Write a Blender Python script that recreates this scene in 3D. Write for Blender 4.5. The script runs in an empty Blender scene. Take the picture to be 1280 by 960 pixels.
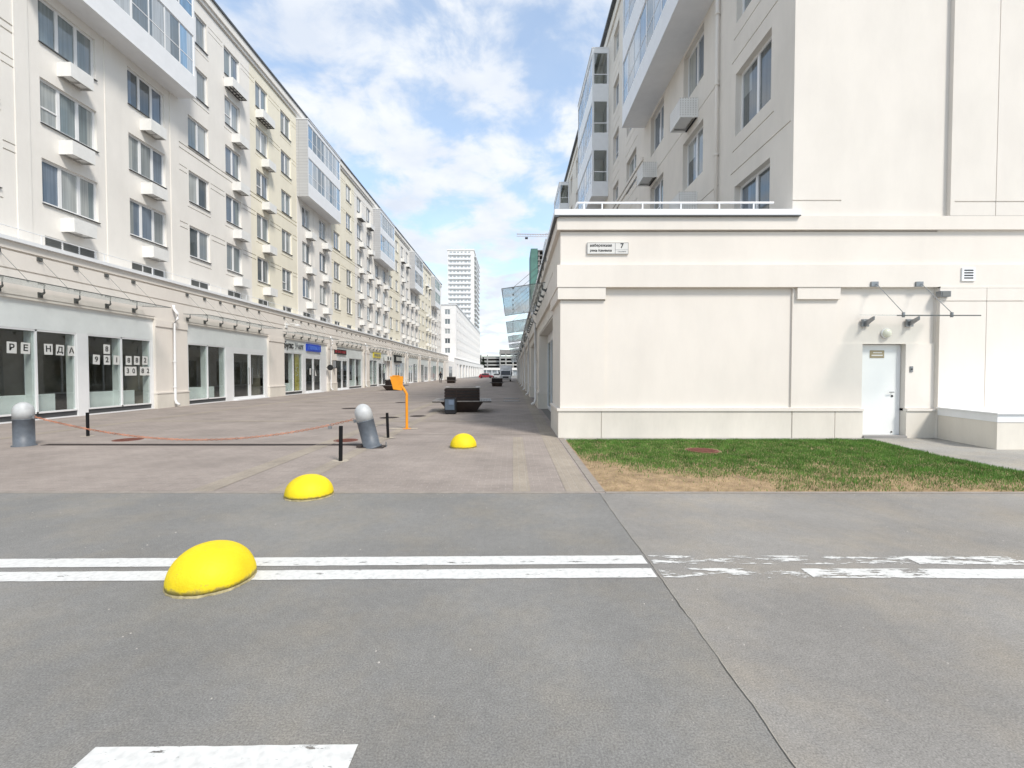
import bpy, math, random
from mathutils import Vector, noise
random.seed(7)
R = math.radians
sc = bpy.context.scene
col = sc.collection

# ------------------------------------------------------------------ camera
cam_d = bpy.data.cameras.new('camera'); cam = bpy.data.objects.new('camera', cam_d); col.objects.link(cam)
cam_d.sensor_width = 36; cam_d.lens = 16.03; cam_d.clip_end = 5000; cam_d.clip_start = 0.05
cam.location = (0, 0, 1.6); cam.rotation_euler = (R(90 - 1.407), 0, R(0.1))
sc.camera = cam

# ------------------------------------------------------------------ light
SUN_EL, SUN_AZ = 49, 38            # azimuth: behind the camera, to the right of it
w = bpy.data.worlds.new('World'); sc.world = w; w.use_nodes = True
nt = w.node_tree; nt.nodes.clear(); N = nt.nodes.new; L = nt.links.new
out = N('ShaderNodeOutputWorld'); bg = N('ShaderNodeBackground'); bg.inputs[1].default_value = 0.12
sky = N('ShaderNodeTexSky'); sky.sky_type = 'NISHITA'; sky.sun_disc = False
sky.sun_elevation = R(SUN_EL); sky.sun_rotation = R(180 - SUN_AZ); sky.air_density = 1.0; sky.dust_density = 0.6; sky.ozone_density = 1.0
tc = N('ShaderNodeTexCoord'); sp = N('ShaderNodeSeparateXYZ'); L(tc.outputs['Generated'], sp.inputs[0])
zc = N('ShaderNodeMath'); zc.operation = 'MAXIMUM'; zc.inputs[1].default_value = 0.0; L(sp.outputs[2], zc.inputs[0])
za = N('ShaderNodeMath'); za.operation = 'ADD'; za.inputs[1].default_value = 0.22; L(zc.outputs[0], za.inputs[0])
dx = N('ShaderNodeMath'); dx.operation = 'DIVIDE'; L(sp.outputs[0], dx.inputs[0]); L(za.outputs[0], dx.inputs[1])
dy = N('ShaderNodeMath'); dy.operation = 'DIVIDE'; L(sp.outputs[1], dy.inputs[0]); L(za.outputs[0], dy.inputs[1])
cb = N('ShaderNodeCombineXYZ'); L(dx.outputs[0], cb.inputs[0]); L(dy.outputs[0], cb.inputs[1]); cb.inputs[2].default_value = 5.7
n1 = N('ShaderNodeTexNoise'); n1.inputs['Scale'].default_value = 4.4; n1.inputs['Detail'].default_value = 9; n1.inputs['Roughness'].default_value = 0.58
n1.inputs['Distortion'].default_value = 0.25
L(cb.outputs[0], n1.inputs['Vector'])
mr = N('ShaderNodeMapRange'); mr.interpolation_type = 'SMOOTHSTEP'; mr.inputs[1].default_value = 0.37; mr.inputs[2].default_value = 0.59; mr.inputs[3].default_value = 0.3; L(n1.outputs[0], mr.inputs[0])
n2 = N('ShaderNodeTexNoise'); n2.inputs['Scale'].default_value = 5.0; n2.inputs['Detail'].default_value = 6; L(cb.outputs[0], n2.inputs['Vector'])
cr = N('ShaderNodeValToRGB'); cr.color_ramp.elements[0].position = 0.3; cr.color_ramp.elements[0].color = (4.7, 5.15, 5.9, 1)
cr.color_ramp.elements[1].position = 0.65; cr.color_ramp.elements[1].color = (6.0, 6.2, 6.45, 1); L(n2.outputs[0], cr.inputs[0])
skm = N('ShaderNodeMix'); skm.data_type = 'RGBA'; skm.blend_type = 'MULTIPLY'; skm.inputs[0].default_value = 1; skm.inputs[7].default_value = (1.7, 1.85, 1.8, 1)
L(sky.outputs[0], skm.inputs[6])
mx = N('ShaderNodeMix'); mx.data_type = 'RGBA'; L(mr.outputs[0], mx.inputs[0]); L(skm.outputs[2], mx.inputs[6]); L(cr.outputs[0], mx.inputs[7])
L(mx.outputs[2], bg.inputs[0]); L(bg.outputs[0], out.inputs[0])

sd = bpy.data.lights.new('sun', 'SUN'); sd.energy = 2.6; sd.angle = R(12); sd.color = (1, .94, .86)
sun = bpy.data.objects.new('sun', sd); col.objects.link(sun)
el, az = R(SUN_EL), R(SUN_AZ)
sdir = Vector((math.sin(az) * math.cos(el), -math.cos(az) * math.cos(el), math.sin(el)))
sun.rotation_euler = sdir.to_track_quat('Z', 'Y').to_euler(); sun.location = (20, -20, 40)
vs = sc.view_settings; vs.view_transform = 'Standard'; vs.look = 'None'; vs.exposure = 0.45; vs.gamma = 1; vs.use_curve_mapping = False

# ------------------------------------------------------------------ materials
def newmat(name):
    m = bpy.data.materials.new(name); m.use_nodes = True
    return m, m.node_tree, m.node_tree.nodes['Principled BSDF']
def setc(b, c, rough=.6, metal=0, spec=.5):
    b.inputs['Base Color'].default_value = (*c, 1); b.inputs['Roughness'].default_value = rough
    b.inputs['Metallic'].default_value = metal; b.inputs['Specular IOR Level'].default_value = spec
def plain(name, c, rough=.5, metal=0, spec=.5, var=.08, scale=3, bump=0, bscale=60):
    m, t, b = newmat(name); setc(b, c, rough, metal, spec)
    g = t.nodes.new('ShaderNodeNewGeometry')
    n = t.nodes.new('ShaderNodeTexNoise'); n.inputs['Scale'].default_value = scale; n.inputs['Detail'].default_value = 6; n.inputs['Roughness'].default_value = .65
    t.links.new(g.outputs['Position'], n.inputs['Vector'])
    r = t.nodes.new('ShaderNodeMapRange'); r.inputs[1].default_value = .3; r.inputs[2].default_value = .7
    r.inputs[3].default_value = 1 - var; r.inputs[4].default_value = 1 + var; t.links.new(n.outputs[0], r.inputs[0])
    x = t.nodes.new('ShaderNodeMix'); x.data_type = 'RGBA'; x.blend_type = 'MULTIPLY'; x.inputs[0].default_value = 1
    x.inputs[6].default_value = (*c, 1); t.links.new(r.outputs[0], x.inputs[7]); t.links.new(x.outputs[2], b.inputs['Base Color'])
    if bump:
        n2 = t.nodes.new('ShaderNodeTexNoise'); n2.inputs['Scale'].default_value = bscale; n2.inputs['Detail'].default_value = 3
        t.links.new(g.outputs['Position'], n2.inputs['Vector'])
        bp = t.nodes.new('ShaderNodeBump'); bp.inputs['Strength'].default_value = bump; bp.inputs['Distance'].default_value = .01
        t.links.new(n2.outputs[0], bp.inputs['Height']); t.links.new(bp.outputs[0], b.inputs['Normal'])
    return m
def plaster(name, c, dirt=.045):
    """painted render: broad patches, faint vertical runs of dirt, fine grain"""
    m, t, b = newmat(name); setc(b, c, .85, 0, .25)
    nd = t.nodes.new; lk = t.links.new
    g = nd('ShaderNodeNewGeometry')
    mp = nd('ShaderNodeMapping'); mp.inputs['Scale'].default_value = (1.1, 1.1, .35); lk(g.outputs['Position'], mp.inputs[0])
    a = nd('ShaderNodeTexNoise'); a.inputs['Scale'].default_value = 1.6; a.inputs['Detail'].default_value = 7; a.inputs['Roughness'].default_value = .7; lk(mp.outputs[0], a.inputs['Vector'])
    c2 = nd('ShaderNodeTexNoise'); c2.inputs['Scale'].default_value = .55; c2.inputs['Detail'].default_value = 5; lk(g.outputs['Position'], c2.inputs['Vector'])
    ad = nd('ShaderNodeMath'); ad.operation = 'ADD'; lk(a.outputs[0], ad.inputs[0]); lk(c2.outputs[0], ad.inputs[1])
    r = nd('ShaderNodeMapRange'); r.inputs[1].default_value = .72; r.inputs[2].default_value = 1.2; r.inputs[3].default_value = 1 - dirt; r.inputs[4].default_value = 1.03; lk(ad.outputs[0], r.inputs[0])
    x = nd('ShaderNodeMix'); x.data_type = 'RGBA'; x.blend_type = 'MULTIPLY'; x.inputs[0].default_value = 1; x.inputs[6].default_value = (*c, 1)
    lk(r.outputs[0], x.inputs[7]); lk(x.outputs[2], b.inputs['Base Color'])
    n2 = nd('ShaderNodeTexNoise'); n2.inputs['Scale'].default_value = 90; n2.inputs['Detail'].default_value = 2; lk(g.outputs['Position'], n2.inputs['Vector'])
    bp = nd('ShaderNodeBump'); bp.inputs['Strength'].default_value = .25; bp.inputs['Distance'].default_value = .004; lk(n2.outputs[0], bp.inputs['Height']); lk(bp.outputs[0], b.inputs['Normal'])
    return m
def asphalt(name, base, warm=(1, 1, 1)):
    m, t, b = newmat(name); setc(b, base, .9, 0, .3); nd = t.nodes.new; lk = t.links.new
    g = nd('ShaderNodeNewGeometry')
    def nz(s, d=4, ro=.6):
        n = nd('ShaderNodeTexNoise'); n.inputs['Scale'].default_value = s; n.inputs['Detail'].default_value = d; n.inputs['Roughness'].default_value = ro
        lk(g.outputs['Position'], n.inputs['Vector']); return n
    fine, mid, big = nz(105, 5, .8), nz(14, 6, .75), nz(.55, 6, .6)
    def rng(n, a, bb, lo, hi):
        r = nd('ShaderNodeMapRange'); r.inputs[1].default_value = a; r.inputs[2].default_value = bb; r.inputs[3].default_value = lo; r.inputs[4].default_value = hi
        lk(n.outputs[0], r.inputs[0]); return r
    rf, rm, rb = rng(fine, .36, .64, .64, 1.36), rng(mid, .3, .7, .90, 1.10), rng(big, .32, .68, .83, 1.10)
    m1 = nd('ShaderNodeMath'); m1.operation = 'MULTIPLY'; lk(rf.outputs[0], m1.inputs[0]); lk(rm.outputs[0], m1.inputs[1])
    m2 = nd('ShaderNodeMath'); m2.operation = 'MULTIPLY'; lk(m1.outputs[0], m2.inputs[0]); lk(rb.outputs[0], m2.inputs[1])
    # warm dusty patches
    d = nz(1.3, 5, .65); rd = rng(d, .45, .7, 0, .5)
    cm = nd('ShaderNodeMix'); cm.data_type = 'RGBA'; cm.inputs[6].default_value = (*base, 1)
    cm.inputs[7].default_value = (base[0] * 1.28, base[1] * 1.17, base[2] * 1.0, 1); lk(rd.outputs[0], cm.inputs[0])
    # dark pits
    x = nd('ShaderNodeMix'); x.data_type = 'RGBA'; x.blend_type = 'MULTIPLY'; x.inputs[0].default_value = 1; lk(cm.outputs[2], x.inputs[6]); lk(m2.outputs[0], x.inputs[7])
    v = nd('ShaderNodeTexVoronoi'); v.inputs['Scale'].default_value = 1.1; v.feature = 'F1'; lk(g.outputs['Position'], v.inputs['Vector'])
    pr = nd('ShaderNodeMapRange'); pr.inputs[1].default_value = .008; pr.inputs[2].default_value = .016; pr.inputs[3].default_value = .35; pr.inputs[4].default_value = 1; lk(v.outputs['Distance'], pr.inputs[0])
    x2 = nd('ShaderNodeMix'); x2.data_type = 'RGBA'; x2.blend_type = 'MULTIPLY'; x2.inputs[0].default_value = 1; lk(x.outputs[2], x2.inputs[6]); lk(pr.outputs[0], x2.inputs[7])
    lk(x2.outputs[2], b.inputs['Base Color'])
    bp = nd('ShaderNodeBump'); bp.inputs['Strength'].default_value = .6; bp.inputs['Distance'].default_value = .006; lk(fine.outputs[0], bp.inputs['Height']); lk(bp.outputs[0], b.inputs['Normal'])
    return m
def pavers(name, c1, c2, mortar, rot=0, bw=.2, bh=.1):
    m, t, b = newmat(name); setc(b, c1, .85, 0, .3); nd = t.nodes.new; lk = t.links.new
    g = nd('ShaderNodeNewGeometry')
    mp = nd('ShaderNodeMapping'); mp.inputs['Rotation'].default_value = (0, 0, rot); lk(g.outputs['Position'], mp.inputs[0])
    br = nd('ShaderNodeTexBrick'); lk(mp.outputs[0], br.inputs['Vector'])
    br.inputs['Color1'].default_value = (*c1, 1); br.inputs['Color2'].default_value = (*c2, 1); br.inputs['Mortar'].default_value = (*mortar, 1)
    br.inputs['Scale'].default_value = 1; br.inputs['Mortar Size'].default_value = .008; br.inputs['Mortar Smooth'].default_value = .3
    br.inputs['Brick Width'].default_value = bw; br.inputs['Row Height'].default_value = bh
    n = nd('ShaderNodeTexNoise'); n.inputs['Scale'].default_value = .7; n.inputs['Detail'].default_value = 7; n.inputs['Roughness'].default_value = .7; lk(g.outputs['Position'], n.inputs['Vector'])
    n2 = nd('ShaderNodeTexNoise'); n2.inputs['Scale'].default_value = 60; n2.inputs['Detail'].default_value = 3; lk(g.outputs['Position'], n2.inputs['Vector'])
    r = nd('ShaderNodeMapRange'); r.inputs[1].default_value = .3; r.inputs[2].default_value = .7; r.inputs[3].default_value = .78; r.inputs[4].default_value = 1.18; lk(n.outputs[0], r.inputs[0])
    r2 = nd('ShaderNodeMapRange'); r2.inputs[1].default_value = .3; r2.inputs[2].default_value = .7; r2.inputs[3].default_value = .86; r2.inputs[4].default_value = 1.14; lk(n2.outputs[0], r2.inputs[0])
    mm = nd('ShaderNodeMath'); mm.operation = 'MULTIPLY'; lk(r.outputs[0], mm.inputs[0]); lk(r2.outputs[0], mm.inputs[1])
    x = nd('ShaderNodeMix'); x.data_type = 'RGBA'; x.blend_type = 'MULTIPLY'; x.inputs[0].default_value = 1; lk(br.outputs[0], x.inputs[6]); lk(mm.outputs[0], x.inputs[7])
    lk(x.outputs[2], b.inputs['Base Color'])
    bp = nd('ShaderNodeBump'); bp.inputs['Strength'].default_value = .5; bp.inputs['Distance'].default_value = .004; bp.invert = True
    lk(br.outputs['Fac'], bp.inputs['Height']); lk(bp.outputs[0], b.inputs['Normal'])
    return m
def worn_paint(name, thr, scale=(2.5, 9, 1), seed=0):
    m, t, b = newmat(name); setc(b, (.74, .74, .72), .7); nd = t.nodes.new; lk = t.links.new
    g = nd('ShaderNodeNewGeometry'); mp = nd('ShaderNodeMapping'); mp.inputs['Scale'].default_value = scale; mp.inputs['Location'].default_value = (seed, 0, 0); lk(g.outputs['Position'], mp.inputs[0])
    n = nd('ShaderNodeTexNoise'); n.inputs['Scale'].default_value = 2; n.inputs['Detail'].default_value = 10; n.inputs['Roughness'].default_value = .72; lk(mp.outputs[0], n.inputs['Vector'])
    r = nd('ShaderNodeMapRange'); r.inputs[1].default_value = thr - .012; r.inputs[2].default_value = thr + .012; lk(n.outputs[0], r.inputs[0])
    tr = nd('ShaderNodeBsdfTransparent'); ms = nd('ShaderNodeMixShader'); lk(r.outputs[0], ms.inputs[0]); lk(tr.outputs[0], ms.inputs[1]); lk(b.outputs[0], ms.inputs[2])
    n3 = nd('ShaderNodeTexNoise'); n3.inputs['Scale'].default_value = 25; n3.inputs['Detail'].default_value = 5; lk(g.outputs['Position'], n3.inputs['Vector'])
    cr = nd('ShaderNodeValToRGB'); cr.color_ramp.elements[0].position = .3; cr.color_ramp.elements[0].color = (.53, .53, .515, 1); cr.color_ramp.elements[1].position = .55; cr.color_ramp.elements[1].color = (.63, .63, .61, 1)
    lk(n3.outputs[0], cr.inputs[0]); lk(cr.outputs[0], b.inputs['Base Color'])
    lk(ms.outputs[0], t.nodes['Material Output'].inputs[0]); return m
def glass(name, tint, ior=1.5, rough=.0):
    m, t, b = newmat(name); nd = t.nodes.new; lk = t.links.new
    tr = nd('ShaderNodeBsdfTransparent'); tr.inputs[0].default_value = (*tint, 1)
    gl = nd('ShaderNodeBsdfGlossy'); gl.inputs['Roughness'].default_value = rough; gl.inputs['Color'].default_value = (.9, .95, 1, 1)
    lw = nd('ShaderNodeLayerWeight'); lw.inputs[0].default_value = .5
    pw = nd('ShaderNodeMath'); pw.operation = 'POWER'; pw.inputs[1].default_value = 4; lk(lw.outputs['Facing'], pw.inputs[0])
    f = nd('ShaderNodeMapRange'); f.inputs[3].default_value = ((ior - 1) / (ior + 1)) ** 2 * 1.8; f.inputs[4].default_value = .55; lk(pw.outputs[0], f.inputs[0])
    ms = nd('ShaderNodeMixShader'); lk(f.outputs[0], ms.inputs[0]); lk(tr.outputs[0], ms.inputs[1]); lk(gl.outputs[0], ms.inputs[2])
    lk(ms.outputs[0], t.nodes['Material Output'].inputs[0]); return m
def pane_mat(name, ramp, ior=1.9):
    """window glass with room or curtain behind it; tone differs from window to window"""
    m, t, b = newmat(name); nd = t.nodes.new; lk = t.links.new
    g = nd('ShaderNodeNewGeometry'); m0 = nd('ShaderNodeMapping'); m0.inputs['Location'].default_value = (.13, -26.3 / 1.05, -7.2 / 2.78); m0.inputs['Scale'].default_value = (.02, 1 / 1.05, 1 / 2.78); lk(g.outputs['Position'], m0.inputs[0])
    fl = nd('ShaderNodeVectorMath'); fl.operation = 'FLOOR'; lk(m0.outputs[0], fl.inputs[0])
    v = nd('ShaderNodeTexWhiteNoise'); v.noise_dimensions = '3D'; lk(fl.outputs[0], v.inputs['Vector'])
    cr = nd('ShaderNodeValToRGB'); cr.color_ramp.interpolation = 'CONSTANT'
    while len(cr.color_ramp.elements) < len(ramp): cr.color_ramp.elements.new(.5)
    for e, (p, c) in zip(cr.color_ramp.elements, ramp): e.position = p; e.color = (*c, 1)
    lk(v.outputs['Value'], cr.inputs[0])
    mp = nd('ShaderNodeMapping'); mp.inputs['Scale'].default_value = (14, 14, .4); lk(g.outputs['Position'], mp.inputs[0])
    n = nd('ShaderNodeTexNoise'); n.inputs['Scale'].default_value = 1; n.inputs['Detail'].default_value = 3; lk(mp.outputs[0], n.inputs['Vector'])
    r = nd('ShaderNodeMapRange'); r.inputs[1].default_value = .3; r.inputs[2].default_value = .7; r.inputs[3].default_value = .78; r.inputs[4].default_value = 1.2; lk(n.outputs[0], r.inputs[0])
    x = nd('ShaderNodeMix'); x.data_type = 'RGBA'; x.blend_type = 'MULTIPLY'; x.inputs[0].default_value = 1; lk(cr.outputs[0], x.inputs[6]); lk(r.outputs[0], x.inputs[7])
    lk(x.outputs[2], b.inputs['Base Color']); b.inputs['Roughness'].default_value = .03; b.inputs['IOR'].default_value = ior
    return m

M = {}
M['white'] = plaster('white_render', (.80, .77, .72))
M['cream'] = plaster('cream_render', (.82, .772, .64))
M['warm'] = plaster('warm_white_render', (.755, .705, .643))
M['upper'] = plaster('pale_grey_render', (.735, .692, .636))
M['beige'] = plaster('beige_render', (.755, .708, .64), .08)
M['plinth'] = plaster('plinth_render', (.725, .68, .605), .12)
M['farwhite'] = plaster('far_white_render', (.82, .80, .77), .04)
M['metalwhite'] = plain('white_metal', (.80, .81, .82), .4, 0, .5, .04, 2)
M['panel'] = plain('fascia_panel', (.77, .79, .78), .35, 0, .5, .06, 1.2)
M['pvc'] = plain('white_pvc', (.80, .80, .80), .35, 0, .5, .03, 2)
M['boxframe'] = plain('basket_frame', (.42, .41, .39), .5)
M['acbox'] = plain('basket_metal', (.78, .775, .75), .5, 0, .4, .06, 3)
M['dark'] = plain('dark_metal', (.02, .02, .023), .6, 0, .3, .2, 5)
M['flash'] = plain('dark_flashing', (.09, .095, .10), .45, .3, .5, .1, 3)
M['steel'] = plain('steel', (.28, .29, .30), .35, .7, .5, .15, 5)
M['bracket'] = plain('bracket_metal', (.13, .135, .13), .45, .5, .5, .2, 8)
M['galv'] = plain('grey_bollard_paint', (.10, .115, .135), .5, 0, .5, .25, 5)
M['cap'] = plain('pale_cap_paint', (.46, .47, .47), .5, 0, .5, .12, 8)
M['yellow'] = plain('yellow_paint', (.82, .66, .008), .65, 0, .3, .07, 5, .35, 45)
def scuffed(name, c, c2):
    m, t, b = newmat(name); setc(b, c, .62, 0, .35); nd = t.nodes.new; lk = t.links.new
    g = nd('ShaderNodeNewGeometry')
    a = nd('ShaderNodeTexNoise'); a.inputs['Scale'].default_value = 11; a.inputs['Detail'].default_value = 9; a.inputs['Roughness'].default_value = .75; lk(g.outputs['Position'], a.inputs['Vector'])
    r = nd('ShaderNodeMapRange'); r.inputs[1].default_value = .635; r.inputs[2].default_value = .68; r.inputs[4].default_value = .75; lk(a.outputs[0], r.inputs[0])
    d = nd('ShaderNodeTexNoise'); d.inputs['Scale'].default_value = 4; d.inputs['Detail'].default_value = 6; lk(g.outputs['Position'], d.inputs['Vector'])
    rd = nd('ShaderNodeMapRange'); rd.inputs[1].default_value = .3; rd.inputs[2].default_value = .7; rd.inputs[3].default_value = .84; rd.inputs[4].default_value = 1.06; lk(d.outputs[0], rd.inputs[0])
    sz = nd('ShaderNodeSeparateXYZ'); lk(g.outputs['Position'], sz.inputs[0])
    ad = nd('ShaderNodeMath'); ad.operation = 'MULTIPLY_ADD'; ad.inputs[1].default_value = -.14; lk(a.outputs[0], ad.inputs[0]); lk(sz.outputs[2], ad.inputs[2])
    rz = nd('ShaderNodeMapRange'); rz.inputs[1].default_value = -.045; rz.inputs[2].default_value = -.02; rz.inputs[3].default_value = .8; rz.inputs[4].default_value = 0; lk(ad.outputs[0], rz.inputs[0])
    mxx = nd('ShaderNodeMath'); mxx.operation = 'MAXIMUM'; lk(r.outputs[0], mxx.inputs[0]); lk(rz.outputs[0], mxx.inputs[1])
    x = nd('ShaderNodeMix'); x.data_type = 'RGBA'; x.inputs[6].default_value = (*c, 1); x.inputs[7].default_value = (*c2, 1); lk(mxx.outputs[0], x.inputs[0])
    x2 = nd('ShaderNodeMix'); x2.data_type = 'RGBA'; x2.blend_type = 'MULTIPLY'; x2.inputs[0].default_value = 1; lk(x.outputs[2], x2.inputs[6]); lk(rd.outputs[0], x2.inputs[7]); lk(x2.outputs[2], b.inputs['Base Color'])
    f = nd('ShaderNodeTexNoise'); f.inputs['Scale'].default_value = 50; f.inputs['Detail'].default_value = 4; lk(g.outputs['Position'], f.inputs['Vector'])
    bp = nd('ShaderNodeBump'); bp.inputs['Strength'].default_value = .5; bp.inputs['Distance'].default_value = .006; lk(f.outputs[0], bp.inputs['Height']); lk(bp.outputs[0], b.inputs['Normal'])
    return m
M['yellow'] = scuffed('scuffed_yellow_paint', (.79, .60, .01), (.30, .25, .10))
M['rim'] = plain('chipped_rim', (.34, .29, .16), .9, 0, .3, .4, 20, .6, 70)
M['concrete'] = plain('concrete', (.36, .34, .31), .9, 0, .3, .2, 12, .6, 70)
M['orange'] = plain('orange_paint', (.80, .30, .012), .4, 0, .5, .08, 5)
M['black'] = plain('black_paint', (.008, .008, .009), .7, 0, .2, .3, 10)
M['rust'] = plain('rusty_red_chain', (.45, .19, .11), .7, .1, .4, .6, 5)
M['castiron'] = plain('cast_iron', (.075, .06, .055), .7, .5, .5, .3, 25, .8, 90)
M['rustiron'] = plain('rusty_cast_iron', (.19, .075, .055), .8, .3, .4, .4, 20, .8, 90)
M['wood'] = plain('dark_stained_wood', (.022, .014, .012), .6, 0, .3, .4, 12, .3, 40)
M['woodlight'] = plain('seat_slats', (.22, .20, .185), .45, 0, .5, .25, 9, .3, 40)
M['benchbase'] = plain('bench_base_metal', (.075, .055, .048), .55, .3, .5, .2, 4)
M['soil'] = plain('planter_soil', (.10, .07, .05), .95, 0, .2, .4, 12, 1, 30)
M['bluegrey'] = plain('bluegrey_panel', (.09, .12, .16), .3, 0, .5, .15, 3)
M['bluegrey2'] = plain('faded_sticker', (.14, .18, .25), .4)
M['paper'] = plain('paper', (.70, .69, .66), .7, 0, .3, .06, 6)
M['ink'] = plain('ink', (.02, .02, .02), .6)
M['greyink'] = plain('grey_letters', (.22, .23, .24), .5)
M['bluesign'] = plain('blue_sign', (.01, .06, .55), .35)
M['bluelight'] = plain('light_blue_letters', (.12, .25, .75), .35)
M['redink'] = plain('red_letters', (.35, .02, .03), .35)
M['yellowsign'] = plain('yellow_sign', (.75, .62, .06), .4)
M['bronze'] = plain('bronze_plate', (.36, .30, .19), .35, .4)
M['lamp'] = plain('milky_lamp_glass', (.80, .79, .66), .25)
M['frost'] = plain('frosted_film', (.80, .84, .82), .4, 0, .5, .06, 4)
M['room'] = plain('room_wall', (.26, .23, .18), .8, 0, .3, .35, .9)
M['roomfloor'] = plain('room_floor', (.14, .13, .12), .6, 0, .4, .2, 2)
M['board'] = plain('hardboard', (.23, .19, .12), .8, 0, .3, .2, 2)
M['yellowad'] = plain('yellow_poster', (.50, .42, .05), .4, 0, .5, .3, 3)
M['shopglass'] = glass('shop_glass', (.93, .955, .945), 1.6)
M['canopyglass'] = glass('canopy_glass', (.89, .91, .905), 1.5, .0)
M['doorwhite'] = plain('white_door_paint', (.83, .84, .825), .4, 0, .5, .015, 2)
M['pane'] = pane_mat('window_pane', [(0, (.09, .105, .11)), (.2, (.24, .265, .27)), (.42, (.15, .19, .24)), (.66, (.38, .40, .39)), (.82, (.20, .24, .25))])
M['paneblue'] = pane_mat('blue_balcony_glass', [(0, (.16, .28, .42)), (.3, (.30, .42, .55)), (.48, (.20, .36, .55)), (.7, (.42, .50, .58))], 1.9)
M['panegrey'] = pane_mat('balcony_glass', [(0, (.22, .27, .30)), (.3, (.36, .40, .43)), (.48, (.16, .20, .23)), (.7, (.42, .45, .47))], 1.7)
M['louvre'] = plain('louvre_grey', (.16, .165, .16), .5)
M['tile'] = None
M['asphL'] = asphalt('asphalt_dark', (.212, .208, .198))
M['asphR'] = asphalt('asphalt_light', (.255, .244, .228))
M['path'] = asphalt('path_asphalt', (.31, .30, .28))
M['pave'] = pavers('paving_blocks', (.298, .256, .228), (.270, .232, .208), (.325, .285, .255), 0, .2, .1)
M['pavetan'] = pavers('tan_paving_blocks', (.325, .280, .228), (.298, .258, .212), (.33, .29, .245), R(90), .2, .1)
M['ground'] = plain('far_ground', (.17, .16, .15), .9, 0, .3, .2, .05)
M['kerb'] = plain('kerb_stone', (.275, .245, .215), .9, 0, .3, .15, 6, .4, 60)
M['earth'] = plain('dry_earth', (.33, .235, .145), .95, 0, .2, .35, 5, 1, 45)
M['grassg'] = plain('green_blades', (.095, .20, .035), .6, 0, .3, .55, 4)
M['grassd'] = plain('straw_blades', (.42, .34, .18), .8, 0, .2, .35, 6)
M['vanw'] = plain('van_paint', (.78, .79, .8), .3, 0, .5, .03, 2)
M['carred'] = plain('red_car_paint', (.30, .03, .04), .3, 0, .5, .1, 2)
M['carwhite'] = plain('pale_car_paint', (.60, .60, .60), .3, 0, .5, .1, 2)
M['carglass'] = plain('car_glass', (.03, .035, .04), .05)
M['tyre'] = plain('tyre_rubber', (.02, .02, .02), .8)
M['net'] = plain('green_safety_net', (.10, .21, .18), .7, 0, .3, .2, .2)
M['greyconc'] = plain('grey_concrete', (.30, .29, .28), .9, 0, .3, .15, .3)
M['garage'] = plain('garage_concrete', (.42, .42, .40), .9, 0, .3, .12, .2)
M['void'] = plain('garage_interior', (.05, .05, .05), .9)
M['cloth'] = plain('dark_cloth', (.02, .02, .025), .9)
M['skin'] = plain('skin', (.45, .28, .2), .6)
M['leafdark'] = plain('dark_needles', (.02, .035, .018), .9, 0, .2, .5, 1)
M['bark'] = plain('bark', (.08, .06, .045), .9)
M['craner'] = plain('crane_paint', (.55, .50, .50), .6)
def tilemat():
    m, t, b = newmat('grey_ribbed_panels'); nd = t.nodes.new; lk = t.links.new
    g = nd('ShaderNodeNewGeometry'); s = nd('ShaderNodeSeparateXYZ'); lk(g.outputs['Position'], s.inputs[0])
    c = nd('ShaderNodeCombineXYZ'); lk(s.outputs[0], c.inputs[0]); lk(s.outputs[2], c.inputs[1])
    br = nd('ShaderNodeTexBrick'); lk(c.outputs[0], br.inputs['Vector']); br.offset = 0
    br.inputs['Color1'].default_value = (.50, .505, .51, 1); br.inputs['Color2'].default_value = (.47, .475, .48, 1); br.inputs['Mortar'].default_value = (.33, .33, .34, 1)
    br.inputs['Scale'].default_value = 1; br.inputs['Mortar Size'].default_value = .012; br.inputs['Brick Width'].default_value = .9; br.inputs['Row Height'].default_value = .22
    lk(br.outputs[0], b.inputs['Base Color']); b.inputs['Roughness'].default_value = .6; return m
M['tile'] = tilemat()

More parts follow.
